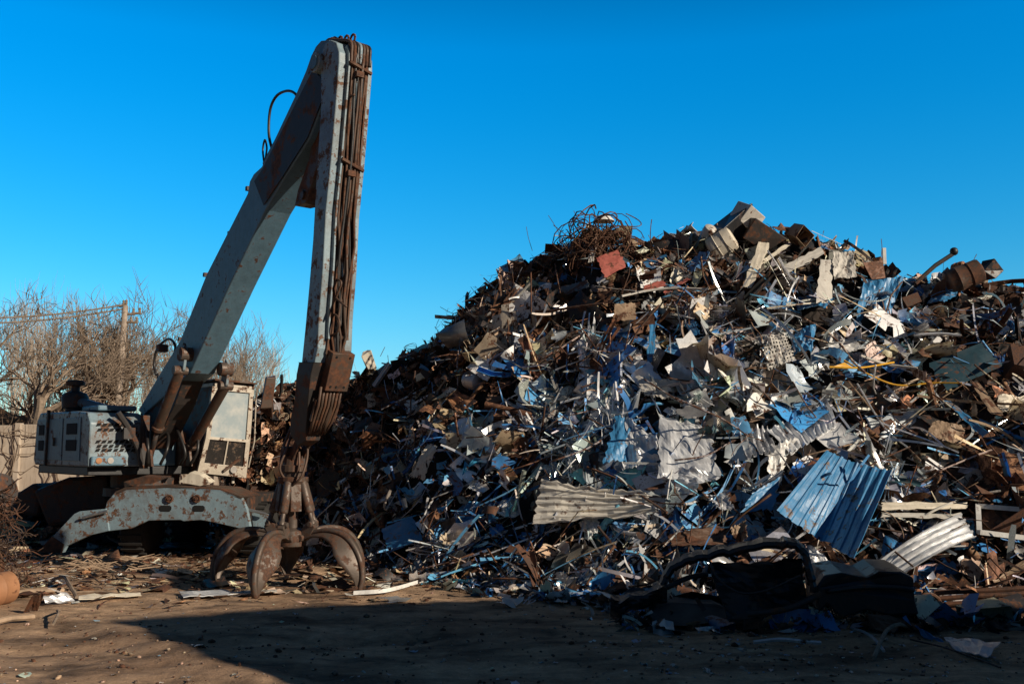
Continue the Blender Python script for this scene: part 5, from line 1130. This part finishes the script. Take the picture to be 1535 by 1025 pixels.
TREES = [  # px of the trunk foot, py of the top, depth, kind, proto, label
 (28, 432, 46, 'spread', 0, 'dark crooked bare tree at the left edge with a trunk leaning right'), (85, 415, 50, 'round', 0, 'wide bare tree rising behind the two overhead lines'), (133, 440, 46, 'spread', 2, 'dark forked bare tree directly behind the air cleaner'),
 (195, 470, 48, 'spread', 3, 'low bare tree just right of the utility pole'), (228, 500, 47, 'tall', 0, 'thin bare tree between the pole and the boom foot'), (262, 447, 52, 'round', 2, 'bare tree whose crown shows left of the boom'),
 (393, 464, 38, 'round', 1, 'bare tree with a forked stem right above the cab'), (412, 488, 50, 'tall', 0, 'pale lit bare tree between the cab and the arm'), (395, 505, 58, 'pale', 1, 'slender bare tree far behind the cab'),
 (8, 425, 58, 'pale', 0, 'tall whitish bare tree at the far left edge'), (45, 408, 60, 'pale', 1, 'whitish bare tree behind the crooked dark one'), (72, 412, 62, 'pale', 2, 'whitish slender tree, second from the left of the pale row'),
 (112, 425, 60, 'pale', 0, 'pale slender tree above the left overhead line end'), (150, 432, 61, 'pale', 2, 'pale slender tree left of the pole'), (176, 440, 60, 'pale', 1, 'pale slender tree right behind the pole'), (215, 478, 60, 'pale', 0, 'pale slender tree right of the pole'), (290, 470, 60, 'tall', 2, 'bare tree hidden mostly by the boom'),
 (240, 490, 62, 'pale', 2, 'faint pale tree near the foot of the boom'), (-25, 420, 50, 'spread', 2, 'bare tree reaching in from beyond the left edge'), (60, 470, 43, 'spread', 3, 'low twisting bare tree just behind the wall'), (320, 520, 58, 'tall', 1, 'low bare tree behind the boom cylinders'),
 (345, 500, 60, 'pale', 0, 'slim pale tree showing above the cab roof')]
for px, py, Y, k, j, lb in TREES:
    t = at(px, py, Y); base = at(px, 650, Y); (tr, crn), top = protos[k, j]; s = t.z/top*1.02
    e = empty('bare_tree', (base.x, Y, 0), lb, 'tree', 'bare winter trees behind the yard'); e.rotation_euler = (0, 0, random.uniform(0, 6.28)); e.scale = (s, s, s)
    for me, nm in ((tr, 'trunk'), (crn, 'crown')): o = bpy.data.objects.new(nm, me); C.objects.link(o); o.parent = e
# dry brush on the bank
m = MB()
for i in range(2400):
    x = random.uniform(-48, -2); y = random.uniform(41.5, 60); z0 = bankz(x, y); d = V((random.gauss(0, .35), random.gauss(0, .35), 1)).normalized(); l = random.uniform(.3, 1.1)*(2.2 if random.random() < .15 else 1)
    if x > -14: l *= 1.2
    p = V((x, y, z0)); m.tube([p, p+d*l*.5, p+d*l+V((random.gauss(0, .2), 0, random.gauss(0, .1)))], [.018, .012, .004], 3, cap=False)
tag(m.build('dry_brush', M['brush'], origin=(0, 0, 0)), 'thicket of dry brown stems on the bank behind the wall', 'undergrowth', kind='stuff')
# far wood
m = MB()
for i in range(900):
    x = random.uniform(-75, 5); y = random.uniform(66, 82); d = V((random.gauss(0, .16), random.gauss(0, .16), 1)).normalized(); l = random.uniform(2.5, 9.0)*(1 if x < -25 else .72); p = V((x, y, random.uniform(0, 3)))
    if p.z+l > 11: l = 11-p.z
    m.tube([p, p+d*l*.5, p+d*l+V((random.gauss(0, .5), 0, 0))], [.03, .02, .006], 3, cap=False)
tag(m.build('far_wood', M['palebark'], origin=(0, 0, 0)), 'pale far wood of bare trees reading as a brown haze', 'wood', kind='stuff')

# ------------------------------------------------------------------ unseen shed assumed right of the frame, outline shaped to cast the foreground shadow
Pp = V((-SH.y, SH.x, 0)); Pp = Pp if Pp.dot(V((0, 1, 0))) > 0 else -Pp; Sb = -SH; s0 = -7.0; tn = math.tan(SEL)
edge = []
for q in ((425, 1024), (370, 1003), (300, 982), (230, 957), (200, 940), (160, 929), (250, 922), (480, 908), (640, 902), (780, 897), (1395, 927), (1535, 931), (1700, 936)):
    w_ = onheap(*q) if q[0] > 850 else onz(q[0], q[1], gz(*onz(*q)[:2])); s_ = w_.dot(Sb); p_ = w_.dot(Pp); edge.append((p_, w_.z+(s_-s0)*tn))
edge.sort(); edge = [(edge[0][0]-3, edge[0][1]*.55)]+edge+[(edge[-1][0]+.12, edge[-1][1]-.3), (edge[-1][0]+.14, .4)]; print('shed edge', [(round(a, 2), round(b, 2)) for a, b in edge])
prof = [Pp*edge[0][0]+Sb*s0]+[Pp*a+Sb*s0+UZ*b for a, b in edge]+[Pp*edge[-1][0]+Sb*s0]
sh = empty('occluder', prof[0], 'unseen warehouse standing outside the right of the photo', 'building')
m = MB(); m.prism([p-UZ*.1*(1 if i in (0, len(prof)-1) else 0) for i, p in enumerate(prof)], -Sb*9); m.build('wall', M['blue'], sh)
m = MB(); m.prism([Pp*8.5+Sb*(s0+.02), Pp*10.5+Sb*(s0+.02), Pp*10.5+Sb*(s0+.02)+UZ*2.4, Pp*8.5+Sb*(s0+.02)+UZ*2.4], Sb*.03); m.build('door', M['dsteel'], sh)
